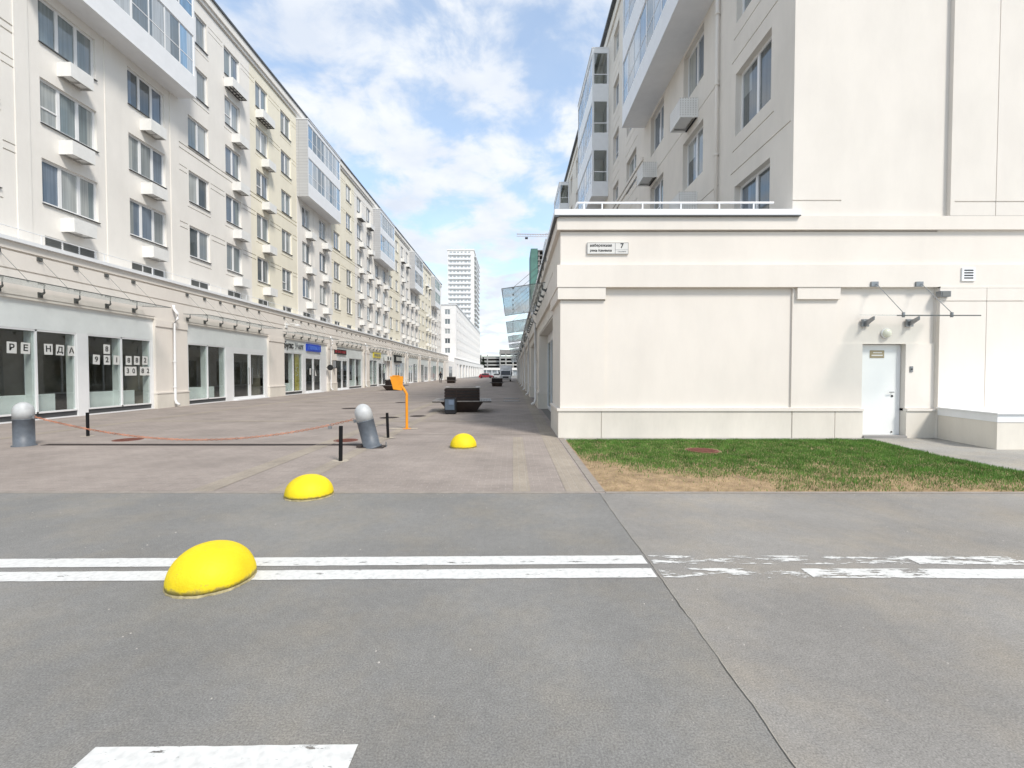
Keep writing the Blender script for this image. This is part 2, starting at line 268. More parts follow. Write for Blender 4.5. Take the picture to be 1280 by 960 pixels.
# ------------------------------------------------------------------ helpers
class MB:
    def __init__(s): s.v = []; s.f = []; s.m = []
    def add(s, vs, fs, mi=0):
        o = len(s.v); s.v += [tuple(p) for p in vs]; s.f += [tuple(i + o for i in f) for f in fs]; s.m += [mi] * len(fs)
    def box(s, x0, x1, y0, y1, z0, z1, mi=0):
        if x0 > x1: x0, x1 = x1, x0
        if y0 > y1: y0, y1 = y1, y0
        s.add([(x0, y0, z0), (x1, y0, z0), (x1, y1, z0), (x0, y1, z0), (x0, y0, z1), (x1, y0, z1), (x1, y1, z1), (x0, y1, z1)],
              [(0, 3, 2, 1), (4, 5, 6, 7), (0, 1, 5, 4), (1, 2, 6, 5), (2, 3, 7, 6), (3, 0, 4, 7)], mi)
    def hexa(s, lo, hi, mi=0):      # two quads, bottom and top
        s.add(list(lo) + list(hi), [(0, 3, 2, 1), (4, 5, 6, 7), (0, 1, 5, 4), (1, 2, 6, 5), (2, 3, 7, 6), (3, 0, 4, 7)], mi)
    def quad(s, a, b, c, d, mi=0): s.add([a, b, c, d], [(0, 1, 2, 3)], mi)
    def poly(s, pts, mi=0): s.add(pts, [tuple(range(len(pts)))], mi)
    def tube(s, pts, r, n=8, mi=0):
        pts = [Vector(p) for p in pts]; rings = []
        for i, p in enumerate(pts):
            d = ((pts[i + 1] if i < len(pts) - 1 else p) - (pts[i - 1] if i else p)).normalized()
            u = d.cross(Vector((0, 0, 1)))
            if u.length < .05: u = d.cross(Vector((1, 0, 0)))
            u.normalize(); w_ = d.cross(u); rr = r[i] if isinstance(r, (list, tuple)) else r
            rings.append([p + (u * math.cos(2 * math.pi * k / n) + w_ * math.sin(2 * math.pi * k / n)) * rr for k in range(n)])
        vs = [q for g in rings for q in g]; fs = []
        for i in range(len(pts) - 1):
            for k in range(n): fs.append((i * n + k, i * n + (k + 1) % n, (i + 1) * n + (k + 1) % n, (i + 1) * n + k))
        fs.append(tuple(range(n - 1, -1, -1))); fs.append(tuple((len(pts) - 1) * n + k for k in range(n)))
        s.add(vs, fs, mi)
    def lathe(s, prof, c=(0, 0, 0), n=24, mi=0, jit=0):
        vs = []; fs = []
        for (r, z) in prof:
            for k in range(n):
                a = 2 * math.pi * k / n; j = 1
                if jit: j = 1 + jit * noise.noise(Vector((math.cos(a) * 3 + c[0] * 5, math.sin(a) * 3, z * 9 + c[1])))
                vs.append((c[0] + r * j * math.cos(a), c[1] + r * j * math.sin(a), c[2] + z))
        for i in range(len(prof) - 1):
            for k in range(n): fs.append((i * n + k, i * n + (k + 1) % n, (i + 1) * n + (k + 1) % n, (i + 1) * n + k))
        fs.append(tuple(range(n - 1, -1, -1))); fs.append(tuple((len(prof) - 1) * n + k for k in range(n)))
        s.add(vs, fs, mi)
    def mesh(s, name, mats, smooth=False, off=(0, 0, 0)):
        me = bpy.data.meshes.new(name); me.from_pydata([(a - off[0], b - off[1], c - off[2]) for a, b, c in s.v], [], s.f)
        for m in (mats if isinstance(mats, (list, tuple)) else [mats]): me.materials.append(M[m] if isinstance(m, str) else m)
        me.polygons.foreach_set('material_index', s.m)
        if smooth: me.polygons.foreach_set('use_smooth', [True] * len(me.polygons))
        me.update(); return me
    def build(s, name, mats, parent=None, smooth=False):
        """world-space geometry -> object with its origin at the bottom centre of its box"""
        xs = [p[0] for p in s.v]; ys = [p[1] for p in s.v]; zs = [p[2] for p in s.v]
        c = ((min(xs) + max(xs)) / 2, (min(ys) + max(ys)) / 2, min(zs))
        return link(name, s.mesh(name, mats, smooth, c), c, parent)
def wloc(o):
    v = Vector((0, 0, 0))
    while o: v += Vector(o.location); o = o.parent
    return v
def link(name, me, loc=(0, 0, 0), parent=None, rz=0):
    o = bpy.data.objects.new(name, me); col.objects.link(o)
    o.location = Vector(loc) - (wloc(parent) if parent else Vector((0, 0, 0))); o.rotation_euler = (0, 0, rz)
    if parent: o.parent = parent
    return o
def sub(name, me, parent):          # child that sits in its parent's own frame
    o = bpy.data.objects.new(name, me); col.objects.link(o); o.parent = parent; return o
def tag(o, label, cat, group=None, kind=None):
    if label: o['label'] = label
    if cat: o['category'] = cat
    if group: o['group'] = group
    if kind: o['kind'] = kind
    return o
def thing(name, label, cat, loc, group=None, rz=0):
    o = bpy.data.objects.new(name, None); col.objects.link(o); o.location = loc; o.rotation_euler = (0, 0, rz); o.empty_display_size = .2
    return tag(o, label, cat, group)
def struct(name, mb, mats): o = mb.build(name, mats); o['kind'] = 'structure'; return o
def copy_tree(o, parent=None):
    c = o.copy(); col.objects.link(c)
    if parent: c.parent = parent
    for ch in list(o.children): copy_tree(ch, c)
    return c
def text_mesh(txt, size, mat, depth=.004, align='CENTER', bold=0.0):
    cu = bpy.data.curves.new('t', 'FONT'); cu.body = txt; cu.size = size; cu.extrude = depth; cu.align_x = align; cu.align_y = 'CENTER'; cu.offset = bold
    t = bpy.data.objects.new('t', cu); col.objects.link(t); dg = bpy.context.evaluated_depsgraph_get()
    me = bpy.data.meshes.new_from_object(t.evaluated_get(dg)); bpy.data.objects.remove(t); bpy.data.curves.remove(cu)
    me.materials.clear(); me.materials.append(M[mat]); me.name = 'lettering'; return me
def wall_grid(mb, plane, u0, u1, v0, v1, holes, side, mi=0, mirev=None):
    """wall with real openings and grooves. plane x = const (side +1 faces +X, -1 faces -X) or side 'S' faces -Y at y = const"""
    if mirev is None: mirev = mi
    def P(u, v, d=0):
        if side == 'S': return (u, plane + d, v)
        return (plane - side * d, u, v)
    us = sorted(set([u0, u1] + [max(u0, min(u1, h[i])) for h in holes for i in (0, 1)]))
    vs = sorted(set([v0, v1] + [max(v0, min(v1, h[i])) for h in holes for i in (2, 3)]))
    for i in range(len(us) - 1):
        cu = (us[i] + us[i + 1]) / 2; j = 0
        hs = [h for h in holes if h[0] < cu < h[1]]
        run = None
        for j in range(len(vs) - 1):
            cv = (vs[j] + vs[j + 1]) / 2
            solid = not any(h[2] < cv < h[3] for h in hs)
            if solid and run is None: run = vs[j]
            if run is not None and (not solid):
                mb.quad(P(us[i], run), P(us[i + 1], run), P(us[i + 1], vs[j]), P(us[i], vs[j]), mi); run = None
        if run is not None: mb.quad(P(us[i], run), P(us[i + 1], run), P(us[i + 1], v1), P(us[i], v1), mi)
    for (a, b, c, d, dep, back) in holes:
        a, b = max(a, u0), min(b, u1)
        mb.quad(P(a, c), P(a, d), P(a, d, dep), P(a, c, dep), mirev); mb.quad(P(b, c), P(b, d), P(b, d, dep), P(b, c, dep), mirev)
        (mb.quad(P(a, c), P(b, c), P(b, c, dep), P(a, c, dep), mirev) if c > v0 + 1e-6 else None); mb.quad(P(a, d), P(b, d), P(b, d, dep), P(a, d, dep), mirev)
        if back: mb.quad(P(a, c, dep), P(b, c, dep), P(b, d, dep), P(a, d, dep), mirev)

# ------------------------------------------------------------------ window kit (local: x outward, y along the wall, z up from the sill)
WIN = {}
def window_meshes(wd, ht, n, glassmat='pane', fr=.08, transom=False, sill=True):
    key = (wd, ht, n, glassmat, transom, sill)
    if key in WIN: return WIN[key]
    mb = MB(); d0, d1 = -.05, .02
    mb.box(d0, d1, 0, fr, 0, ht); mb.box(d0, d1, wd - fr, wd, 0, ht); mb.box(d0, d1, fr, wd - fr, 0, fr); mb.box(d0, d1, fr, wd - fr, ht - fr, ht)
    for k in range(1, n):
        y = wd * k / n; mb.box(d0, d1 + .004, y - fr * .7, y + fr * .7, fr, ht - fr)
    if transom: mb.box(d0, d1 - .004, fr, wd / n - fr * .7, ht * .36, ht * .36 + .05)
    if sill: mb.box(.02, .17, -.02, wd + .02, -.04, -.012, 1)
    f = mb.mesh('window', ['pvc', 'flash']); mb = MB(); mb.box(-.03, -.015, fr * .5, wd - fr * .5, fr * .5, ht - fr * .5); p = mb.mesh('pane', glassmat)
    WIN[key] = (f, p); return WIN[key]
far_frames = {}
def put_window(b, x, y, z, wd, ht, n, rz=0, stuff=None, **k):
    f, p = window_meshes(wd, ht, n, **k)
    if stuff is not None:
        c, s_ = math.cos(rz), math.sin(rz)
        for me, dst in ((f, stuff[0]), (p, stuff[1])):
            vv = [(x + v.co.x * c - v.co.y * s_, y + v.co.x * s_ + v.co.y * c, z + v.co.z) for v in me.vertices]
            dst.add(vv, [tuple(q.vertices) for q in me.polygons])
        return
    o = link('window', f, (x, y, z), b, rz); sub('pane', p, o); return o

# air-conditioner basket (local: x outward from wall, y along)
def basket_mesh(trellis):
    mb = MB(); t = .03; W, D, H = .9, .5, .5
    if trellis: W = 1.45
    mb.box(D - t, D, 0, W, 0, H); mb.box(0, D - t, 0, t, 0, H); mb.box(0, D - t, W - t, W, 0, H)
    for k in range(7 if not trellis else 0): pass
    mb.box(.02, .06, t, W - t, 0.003, .03, 1)
    n = 5 if trellis else 2
    for k in range(n + 1):
        y = t + (W - 2 * t) * k / n; mb.box(.08, D - t, y - .015 if k else y, y + .015 if k < n else y, .003, .03, 1)
    mb.box(D - t - .05, D - t, t, W - t, 0.0035, .031, 1)
    if trellis: mb.box(D * .45, D * .52, t, W - t, .0037, .032, 1)
    mb.box(.1, D - .12, .12, W - .12, .05, H - .08, 0)   # the unit inside
    return mb.mesh('air_conditioner_basket', ['acbox', 'dark' if trellis else 'boxframe'])
BASK = {False: basket_mesh(False), True: basket_mesh(True)}

# ================================================================== GROUND
g = MB(); g.quad((-1500, -400, -.012), (1500, -400, -.012), (1500, 3000, -.012), (-1500, 3000, -.012)); struct('ground', g, 'ground')
RY = 6.04
g = MB(); g.quad((-60, -30, 0), (1.15, -30, 0), (1.15, RY, 0), (-60, RY, 0)); struct('road', g, 'asphL')
g = MB()
g.quad((1.15, -30, 0), (60, -30, 0), (60, RY, 0), (1.15, RY, 0)); struct('road', g, 'asphR')
# seam between the two layers of asphalt: a ragged open crack with a raised light lip
g = MB(); y = -3
def sx(y): return 1.15 + .012 * noise.noise(Vector((y * .9, 0, 0))) + .009 * noise.noise(Vector((y * 4, 0, 2))) + .006 * noise.noise(Vector((y * 16, 0, 4)))
while y < RY:
    y2 = y + .04; w1 = max(.0004, .0015 + .005 * noise.noise(Vector((y * 4, 3, 0)))); w2 = max(.0004, .0015 + .005 * noise.noise(Vector((y2 * 4, 3, 0))))
    g.quad((sx(y) - w1, y, .004), (sx(y) + w1, y, .004), (sx(y2) + w2, y2, .004), (sx(y2) - w2, y2, .004), 0)
    g.quad((sx(y) + w1, y, .004), (sx(y) + w1 + .005, y, .004), (sx(y2) + w2 + .005, y2, .004), (sx(y2) + w2, y2, .004), 1)
    y = y2
M['crack'] = plain('crack_dark', (.08, .075, .065), .95); M['lip'] = plain('crack_lip', (.31, .285, .25), .95, 0, .2, .25, 20)
struct('road_seam', g, ['crack', 'lip'])
# promenade paving
g = MB(); g.quad((-17, RY, 0), (1.25, RY, 0), (1.25, 132, 0), (-17, 132, 0)); struct('pavement', g, 'pave')
g = MB(); g.quad((-60, RY, 0), (-17, RY, 0), (-17, 9, 0), (-60, 9, 0)); struct('pavement', g, 'pave')
g = MB(); g.quad((-45, 132, 0.0), (25, 132, 0.0), (25, 420, 0.0), (-45, 420, 0.0)); struct('road', g, 'asphL')
g = MB()
for (x0, x1, y0, y1) in [(0.0, .24, RY, 11.3), (.72, 1.08, RY, 120), (-4.38, -4.05, RY, 120), (-3.3, -3.02, RY, 120), (-12.6, -12.3, RY, 120)]:
    g.quad((x0, y0, .004), (x1, y0, .004), (x1, y1, .004), (x0, y1, .004))
for yy in (14.9, 24.4, 33.8, 43.3, 52.7, 62.2, 71.6, 81.1):
    xs = [(-12.3, -4.38), (-4.05, -3.3), (-3.02, .72)]
    for a, b in xs: g.quad((a, yy, .004), (b, yy, .004), (b, yy + .3, .004), (a, yy + .3, .004))
struct('pavement_band', g, 'pavetan')
g = MB(); g.quad((-3.02, 11.7, .005), (1.05, 11.7, .005), (1.05, 11.76, .005), (-3.02, 11.76, .005))
g.box(-60, 1.08, RY - .03, RY + .05, -.05, .006)
struct('kerb', g, 'kerb')
g = MB(); g.box(1.12, 1.24, RY + .05, 11.1, -.05, .008); g.box(1.24, 40, RY - .03, RY + .04, -.05, .009); struct('kerb', g, 'kerb')
# lawn, path
def lawn_right(y): return 8.15 + max(0, y - 8.6) * .16
g = MB(); ny = 40; nx = 60
def lz(x, y):
    e = min(x - 1.24, y - RY - .04, 10.75 - y, lawn_right(y) - x); return .006 + min(.05, max(0, e) * .12) + .012 * noise.noise(Vector((x * 1.5, y * 1.5, 0))) * min(1, max(0, e) * 4)
vs_, fs_ = [], []
for j in range(ny + 1):
    y = RY + .04 + (10.75 - RY - .04) * j / ny
    for i in range(nx + 1):
        x = 1.24 + (lawn_right(y) - 1.24) * i / nx; vs_.append((x, y, lz(x, y)))
for j in range(ny):
    for i in range(nx): a = j * (nx + 1) + i; fs_.append((a, a + 1, a + nx + 2, a + nx + 1))
g.add(vs_, fs_); o = struct('lawn_soil', g, 'earth')
g = MB(); g.quad((8.0, RY, -.002), (40, RY, -.002), (40, 11.4, -.002), (8.0, 11.4, -.002)); g.quad((1.1, 10.7, -.004), (8.6, 10.7, -.004), (8.6, 11.4, -.004), (1.1, 11.4, -.004))
struct('path', g, 'path')
# grass blades
g = MB(); rnd = random.Random(3)
def dryness(x, y):
    n_ = noise.noise(Vector((x * .7, y * .9, 1.3))) * .5 + noise.noise(Vector((x * 2.3, y * 2.6, 5))) * .3 + noise.noise(Vector((x * 7, y * 7, 9))) * .22
    edge = 1.05 - (y - RY) / 1.25 + max(0, (3.9 - x)) * .42 - max(0, x - 5.2) * .3
    far = max(0, (y - 8.6)) * .85
    left = max(0, 1.9 - x) * .8
    return edge + n_ * 1.5 - far + left * .6
verts, faces, mats_ = [], [], []
def blade(x, y, h_, lean, wd, mi):
    a = rnd.random() * 6.283; z = lz(x, y) - .004; cx_, sx_ = math.cos(a) * wd, math.sin(a) * wd
    b = rnd.random() * 6.283; o_ = len(verts)
    verts.extend([(x - cx_, y - sx_, z), (x + cx_, y + sx_, z), (x + math.cos(b) * lean, y + math.sin(b) * lean, z + h_)]); faces.append((o_, o_ + 1, o_ + 2)); mats_.append(mi)
for k in range(150000):
    y = RY + .05 + (10.7 - RY) * rnd.random() ** 1.15; x = 1.26 + (lawn_right(y) - 1.28) * rnd.random()
    d = dryness(x, y)
    if d > .95 and rnd.random() < .62: continue
    p = .17 + .83 / (1 + math.exp(-(d - .33) * 3.6))
    if ((x - 3.75) / .34) ** 2 + ((y - 8.98) / .36) ** 2 < 1: continue
    if rnd.random() < p: blade(x, y, .008 + .02 * rnd.random(), .035 * rnd.random(), .0035, 1)
    else:
        hh = .028 + .034 * rnd.random(); hh *= 1 + .5 * noise.noise(Vector((x * 3, y * 3, 2))); blade(x, y, hh, .03 * rnd.random(), .0045, 0)
g.v, g.f, g.m = verts, faces, mats_
o = g.build('grass', ['grassg', 'grassd']); tag(o, 'short patchy lawn, green at the wall and dry yellow along the road', 'grass', kind='stuff')

# painted lines
M['paint1'] = worn_paint('line_paint', .38, seed=3); M['paint2'] = worn_paint('worn_line_paint', .53, (1.6, 7, 1), 11.0); M['paint4'] = worn_paint('patchy_line_paint', .48, (1.8, 9, 1), 6); M['paint3'] = worn_paint('half_worn_line_paint', .46, (1.6, 7, 1), 2)
def yl(x): return -.016 * (1.2 - x) if x < 1.2 else -.006 * (x - 1.2)
def strip(name, x0, x1, ya, yb, mat, z=.004):
    g = MB(); n = max(1, int((x1 - x0) / .05)); rv = []
    for i in range(n + 1):
        x = x0 + (x1 - x0) * i / n; j1 = .006 * noise.noise(Vector((x * 9, ya * 5, 0))); j2 = .006 * noise.noise(Vector((x * 9, yb * 5, 4)))
        rv += [(x, ya + yl(x) + j1, z), (x, yb + yl(x) + j2, z)]
    g.add(rv, [(2 * i, 2 * i + 2, 2 * i + 3, 2 * i + 1) for i in range(n)])
    return struct(name, g, mat)
strip('road_marking', -14, 1.13, 3.78, 3.955, 'paint1'); strip('road_marking', -14, 1.13, 3.525, 3.695, 'paint1')
strip('road_marking', 1.18, 3.4, 3.78, 3.955, 'paint2'); strip('road_marking', 3.4, 4.3, 3.78, 3.955, 'paint4'); strip('road_marking', 4.3, 9, 3.78, 3.955, 'paint2')
strip('road_marking', 1.18, 2.35, 3.525, 3.695, 'paint2'); strip('road_marking', 2.35, 3.3, 3.525, 3.695, 'paint3'); strip('road_marking', 3.3, 9, 3.525, 3.695, 'paint1')
strip('road_marking', -1.78, -.665, 1.45, 1.95, 'paint1')

# ================================================================== LEFT APARTMENT BUILDING
XU, XP, XB = -16.4, -15.9, -15.5         # upper wall, podium face, bay front
Y0, Y1 = 5.0, 104.6
bl = thing('apartment_building', 'long white and cream apartment block with a row of shops left of the promenade', 'building', (XU, 8, 0))
FB = [7.54 + 2.78 * i for i in range(5)]; FT = [9.1 + 2.78 * i for i in range(5)]
cols_ = [(6.4, 7.9, 2), (9.6, 11.6, 3), (12.9, 14.7, 2), (16.03, 18.19, 3), (19.68, 21.74, 3), (23.3, 24.86, 2)] + [(26.3 + 3.15 * n, 27.77 + 3.15 * n, 2) for n in range(25)]
secs = [(Y0, 15.2, 'white', 0), (15.2, 22.6, 'white', 1), (22.6, 28.8, 'white', 0), (28.8, 34.9, 'cream', 0),
        (34.9, 41.4, 'white', 1), (41.4, 47.6, 'cream', 0), (47.6, 53.8, 'white', 0), (53.8, 60.3, 'white', 1), (60.3, 66.5, 'cream', 0), (66.5, 72.7, 'white', 0),
        (72.7, 79.2, 'white', 1), (79.2, 91.6, 'cream', 0), (91.6, 98.1, 'white', 1), (98.1, Y1, 'white', 0)]
stf, stp = MB(), MB(); wcount = 0
WD = .17
cand = []
for (a, b, matn, bay) in secs:
    mb = MB(); holes = []; cs = [c for c in cols_ if a <= c[0] and c[1] <= b]
    nfl = 3 if bay else 5
    for (c0, c1, n) in cs:
        for i in range(nfl): holes.append((c0, c1, FB[i], FT[i], WD, False)); cand.append((c0, c1, n, FB[i], FT[i], i))
        holes.append((c0 + .05, c1 - .05, 6.05, 6.42, .1, True))
        if not bay:
            for i in range(5):
                if i != 2: holes.append((c0 - .1, c1 + .1, FB[i] - .33, FB[i] - .285, .06, True))
    if not bay:
        for zz in (12.93, 12.68, 20.9): holes.append((a, b, zz, zz + .06, .07, True))
        eds = [a] + [e for c in cs for e in (c[0] - .12, c[1] + .12)] + [b]
        for k in range(0, len(eds) - 1, 2):
            if eds[k + 1] - eds[k] > .3:
                for i in (0, 1, 4) if matn == 'white' else (0, 1, 3, 4):
                    for dz in (.0, -.26): holes.append((eds[k] + .0, eds[k + 1] - .0, FT[i] + dz - .03, FT[i] + dz + .015, .06, True))
    else:
        mid = (a + b) / 2
        for zz in (a + .25, mid - .01, b - .3): pass
    wall_grid(mb, XU, a, b, 5.3, 21.7, holes, +1)
    o = mb.build('wall', matn, bl)
    if matn == 'cream': o['label'] = 'cream painted stretch of wall'
    if bay:   # two raised piers
        for (pa, pb) in ((a, a + .45), ((a + b) / 2 - .35, (a + b) / 2 + .35), (b - .55, b)):
            if any(pa < c[1] and pb > c[0] for c in cs): continue
            p = MB(); p.box(XU, XU + .03, pa, pb, 5.9, 15.0); p.build('pilaster', 'white', bl)
cand.sort(key=lambda c: c[0] + abs(c[3] - 9) * .4)
vis = [c for c in cand if c[0] > 12]
keep = set(id(c) for c in vis[:100])
for c in cand:
    c0, c1, n, zb, zt, i = c
    wd, ht = round(c1 - c0, 3), round(zt - zb, 3)
    tr = (int(c0 * 3.7) + i) % 5 == 0
    put_window(bl, XU - WD + .06, c0, zb, wd, ht, n, 0, None if id(c) in keep else (stf, stp), transom=tr)
# strip louvre windows
for (c0, c1, n) in cols_:
    if c0 < 12 or c0 > 62: continue
    mb = MB(); mb.box(XU - .09, XU - .06, c0 + .05, c1 - .05, 6.05, 6.42, 0)
    for k in range(n):
        u = c0 + .1 + (c1 - c0 - .2) * k / n; u2 = c0 + .1 + (c1 - c0 - .2) * (k + 1) / n - .08
        mb.box(XU - .06, XU - .055, u, u2, 6.1, 6.37, 1)
        for q in range(4): mb.box(XU - .055, XU - .03, u, u2, 6.12 + q * .065, 6.135 + q * .065, 1)
    mb.build('vent_window', ['pvc', 'louvre'], bl)
o = stf.build('window', ['pvc'], bl); o['kind'] = 'stuff'
o = stp.build('pane', ['pane'], o); o['kind'] = 'stuff'
# air-conditioner baskets
bas = 0; bay_c = [(15.2, 22.6), (34.9, 41.4), (53.8, 60.3), (72.7, 79.2), (91.6, 98.1)]
for k, (c0, c1, n) in enumerate(cols_):
    if c0 < 15: continue
    inbay = any(a <= c0 <= b for a, b in bay_c)
    if not inbay and (k % 3 != 0 if c0 < 33 else (k % 3 == 2)): pass
    use = inbay or (26 < c0 < 30) or (c0 > 42 and (k % 6) in (1, 2, 3))
    if not use: continue
    for i in range(3 if inbay else 5):
        if bas >= 98: break
        if i == 3 and c0 > 70: continue
        tr = (not inbay and i == 4)
        z = FB[i] - .82 + (0.06 if tr else 0)
        link('air_conditioner_basket', BASK[tr], (XU, c0 + (.0 if tr else .62), z), bl); bas += 1
# projecting glazed balcony bays
def bay_left(a, b, parent, xw, xb, z0, z1, bands, side, endglass=False):
    """side +1 faces +X, -1 faces -X"""
    mb = MB(); t = .06
    holes = []
    for (za, zb) in bands: holes.append((a + .08, b - .08, za, zb, .06, False))
    wall_grid(mb, xb, a, b, z0, z1, holes, side)
    xo = xw
    mb.quad((xo, a, z0), (xb, a, z0), (xb, b, z0), (xo, b, z0)); mb.quad((xo, a, z1), (xb, a, z1), (xb, b, z1), (xo, b, z1))
    mb.quad((xo, b, z0), (xb, b, z0), (xb, b, z1), (xo, b, z1))
    if not endglass: mb.quad((xo, a, z0), (xb, a, z0), (xb, a, z1), (xo, a, z1), 1)
    else:
        x0_, x1_ = min(xo, xb), max(xo, xb)
        wall_grid(mb, a, x0_, x1_, z0, z1, [(x0_ + .1, x1_ - .12, za, zb, .08, False) for za, zb in bands], 'S')
    # drip edge under the front, flashing on top
    mb.box(xb, xb + side * .03, a, b, z0 + .0, z0 + .05); mb.box(xo, xb + side * .05, a - .02, b + .02, z1, z1 + .06)
    bo = mb.build('balcony_bay', ['metalwhite', 'tile'], parent)
    L_ = b - a
    for (za, zb) in bands:
        fr = MB(); n = 8; x = xb - side * .05
        for k in range(n + 1):
            u = a + .08 + (L_ - .16) * k / n; ww = .05 if k == n // 2 else .028
            fr.box(x - .02, x + .02, u - ww, u + ww, za, zb)
        fr.box(x - .02, x + .018, a + .08, b - .08, za, za + .05); fr.box(x - .02, x + .018, a + .08, b - .08, zb - .05, zb); fr.box(x - .018, x + .016, a + .08, b - .08, za + (zb - za) * .36, za + (zb - za) * .36 + .035)
        if endglass:
            x0_, x1_ = min(xo, xb), max(xo, xb)
            fr.box(x0_ + .1, x1_ - .12, a + .02, a + .06, za + (zb - za) * .3, za + (zb - za) * .3 + .06)
            fr.box(x0_ + .1, x0_ + .15, a + .03, a + .07, za, zb)
        fo = fr.build('bay_window', 'pvc', bo)
        for k in range(n):
            u = a + .08 + (L_ - .16) * k / n; u2 = a + .08 + (L_ - .16) * (k + 1) / n
            p = MB(); p.box(x - .006, x + .006, u + .03, u2 - .03, za + .02, zb - .02)
            blue = k in (0, n - 1) or (side < 0 and (k * 7 + int(za)) % 3 != 0)
            if a < 62: q = p.build('pane', 'paneblue' if blue else 'panegrey', bo)
            else: fo2 = p.build('pane', 'paneblue' if blue else 'panegrey', bo)
    if endglass:
        inn = MB(); x0_, x1_ = min(xo, xb), max(xo, xb)
        inn.box(x0_ + .07, x1_ - .07, a + 1.5, a + 1.55, z0 + .1, z1 - .1); inn.build('balcony_inner_wall', 'beige', bo)
        for (za, zb) in bands:
            p = MB(); p.box(x0_ + .1, x1_ - .12, a + .045, a + .05, za, zb); p.build('pane', 'shopglass', bo)
            inn = MB(); inn.box(x0_ + .07, x1_ - .07, a + .1, a + 1.5, zb + .05, zb + .1); inn.build('balcony_ceiling', 'beige', bo)
    return bo
for (a, b) in bay_c:
    bay_left(a, b, bl, XU, XB, 15.0, 20.75, [(16.02, 17.95), (18.75, 20.45)], +1)
    rf = MB()
    for zz in (): pass
# roof cornice
mb = MB(); mb.box(XU - .3, XU + .2, Y0, Y1, 21.2, 21.62); mb.box(XU - .3, XU + .1, Y0, Y1 + .0, 21.0, 21.2); mb.build('cornice', 'white', bl)
mb = MB(); mb.box(XU - .5, XU + .27, Y0, Y1 + .1, 21.62, 21.74); mb.build('roof_flashing', 'flash', bl)
mb = MB(); mb.box(XU - 14, XU - .5, Y0, Y1, 21.0, 21.68); mb.box(XU - 14, XU - .02, Y1 - .3, Y1, 0, 21.0); mb.box(XU - 14, XU - .02, Y0, Y0 + .3, 5.5, 21.0); mb.box(XU - 14, XU - 13.7, Y0 + .3, Y1 - .3, 0, 21.0); mb.box(XU - 3.5, XU - 3.3, Y0 + .3, Y1 - .3, 5.5, 21.0)
mb.build('roof', 'greyconc', bl)
# podium
PT = 5.9
mb = MB(); wall_grid(mb, XP, Y0, Y1 + 8, 4.10, PT - .12, [(Y0, Y1 + 8, 5.46, 5.53, .08, True), (Y0, Y1 + 8, 4.88, 4.93, .05, True)], +1)
mb.build('podium_band', 'warm', bl)
mb = MB(); mb.box(XP - 1, XP + .10, Y0, Y1 + 8, PT - .12, PT); mb.build('podium_coping', 'metalwhite', bl)
mb = MB(); mb.box(XP - .6, XP - .02, Y0, Y1 + 8, 4.0, 4.1); mb.build('podium_soffit', 'beige', bl)
# terrace railing
mb = MB()
for zz in (6.22,): mb.tube([(XP + .02, Y0, zz), (XP + .02, Y1, zz)], .014, 6)
yy = 6.0
while yy < Y1: mb.box(XP + .008, XP + .032, yy, yy + .03, PT, 6.22); yy += 2.36
mb.build('terrace_railing', 'metalwhite', bl)
# pillars and shopfronts
PER = 9.45; P0 = 20.3; PW = 2.0
GX = XP - .16
def pillar(y0, y1, parent, xf, side, z1=4.1):
    mb = MB(); dx_ = .6
    def bx(d0, d1, a, b, c, d, mi=0): mb.box(xf - side * d0, xf - side * d1, a, b, c, d, mi)
    bx(0, dx_, y0, y1, .72, z1 - .0); bx(-.05, dx_, y0 - .0, y1 + .0, -.02, .66, 1); bx(-.075, dx_ - .05, y0 - .02, y1 + .02, .66, .72, 0)
    bx(-.04, 0, y0 + .0, y1 - .0, z1 - .42, z1 - .12, 0)
    return mb.build('pillar', ['warm', 'plinth'], parent)
def pane_group(mb, gl, y0, y1, n, z0, z1, x, fr=.06):
    w_ = (y1 - y0) / n
    for k in range(n + 1):
        u = y0 + w_ * k; mb.box(x - .05, x + .04, max(y0, u - fr / 2 if k else u), min(y1, u + fr / 2 if k < n else u) + (fr if k == 0 else 0) - (0), z0, z1) if 0 < k < n else None
    mb.box(x - .05, x + .04, y0, y0 + fr, z0, z1); mb.box(x - .05, x + .04, y1 - fr, y1, z0, z1)
    mb.box(x - .05, x + .04, y0 + fr, y1 - fr, z0, z0 + fr); mb.box(x - .05, x + .04, y0 + fr, y1 - fr, z1 - fr, z1)
    for k in range(n):
        gl.append((y0 + w_ * k + fr * .4, y0 + w_ * (k + 1) - fr * .4, z0 + fr * .5, z1 - fr * .5))
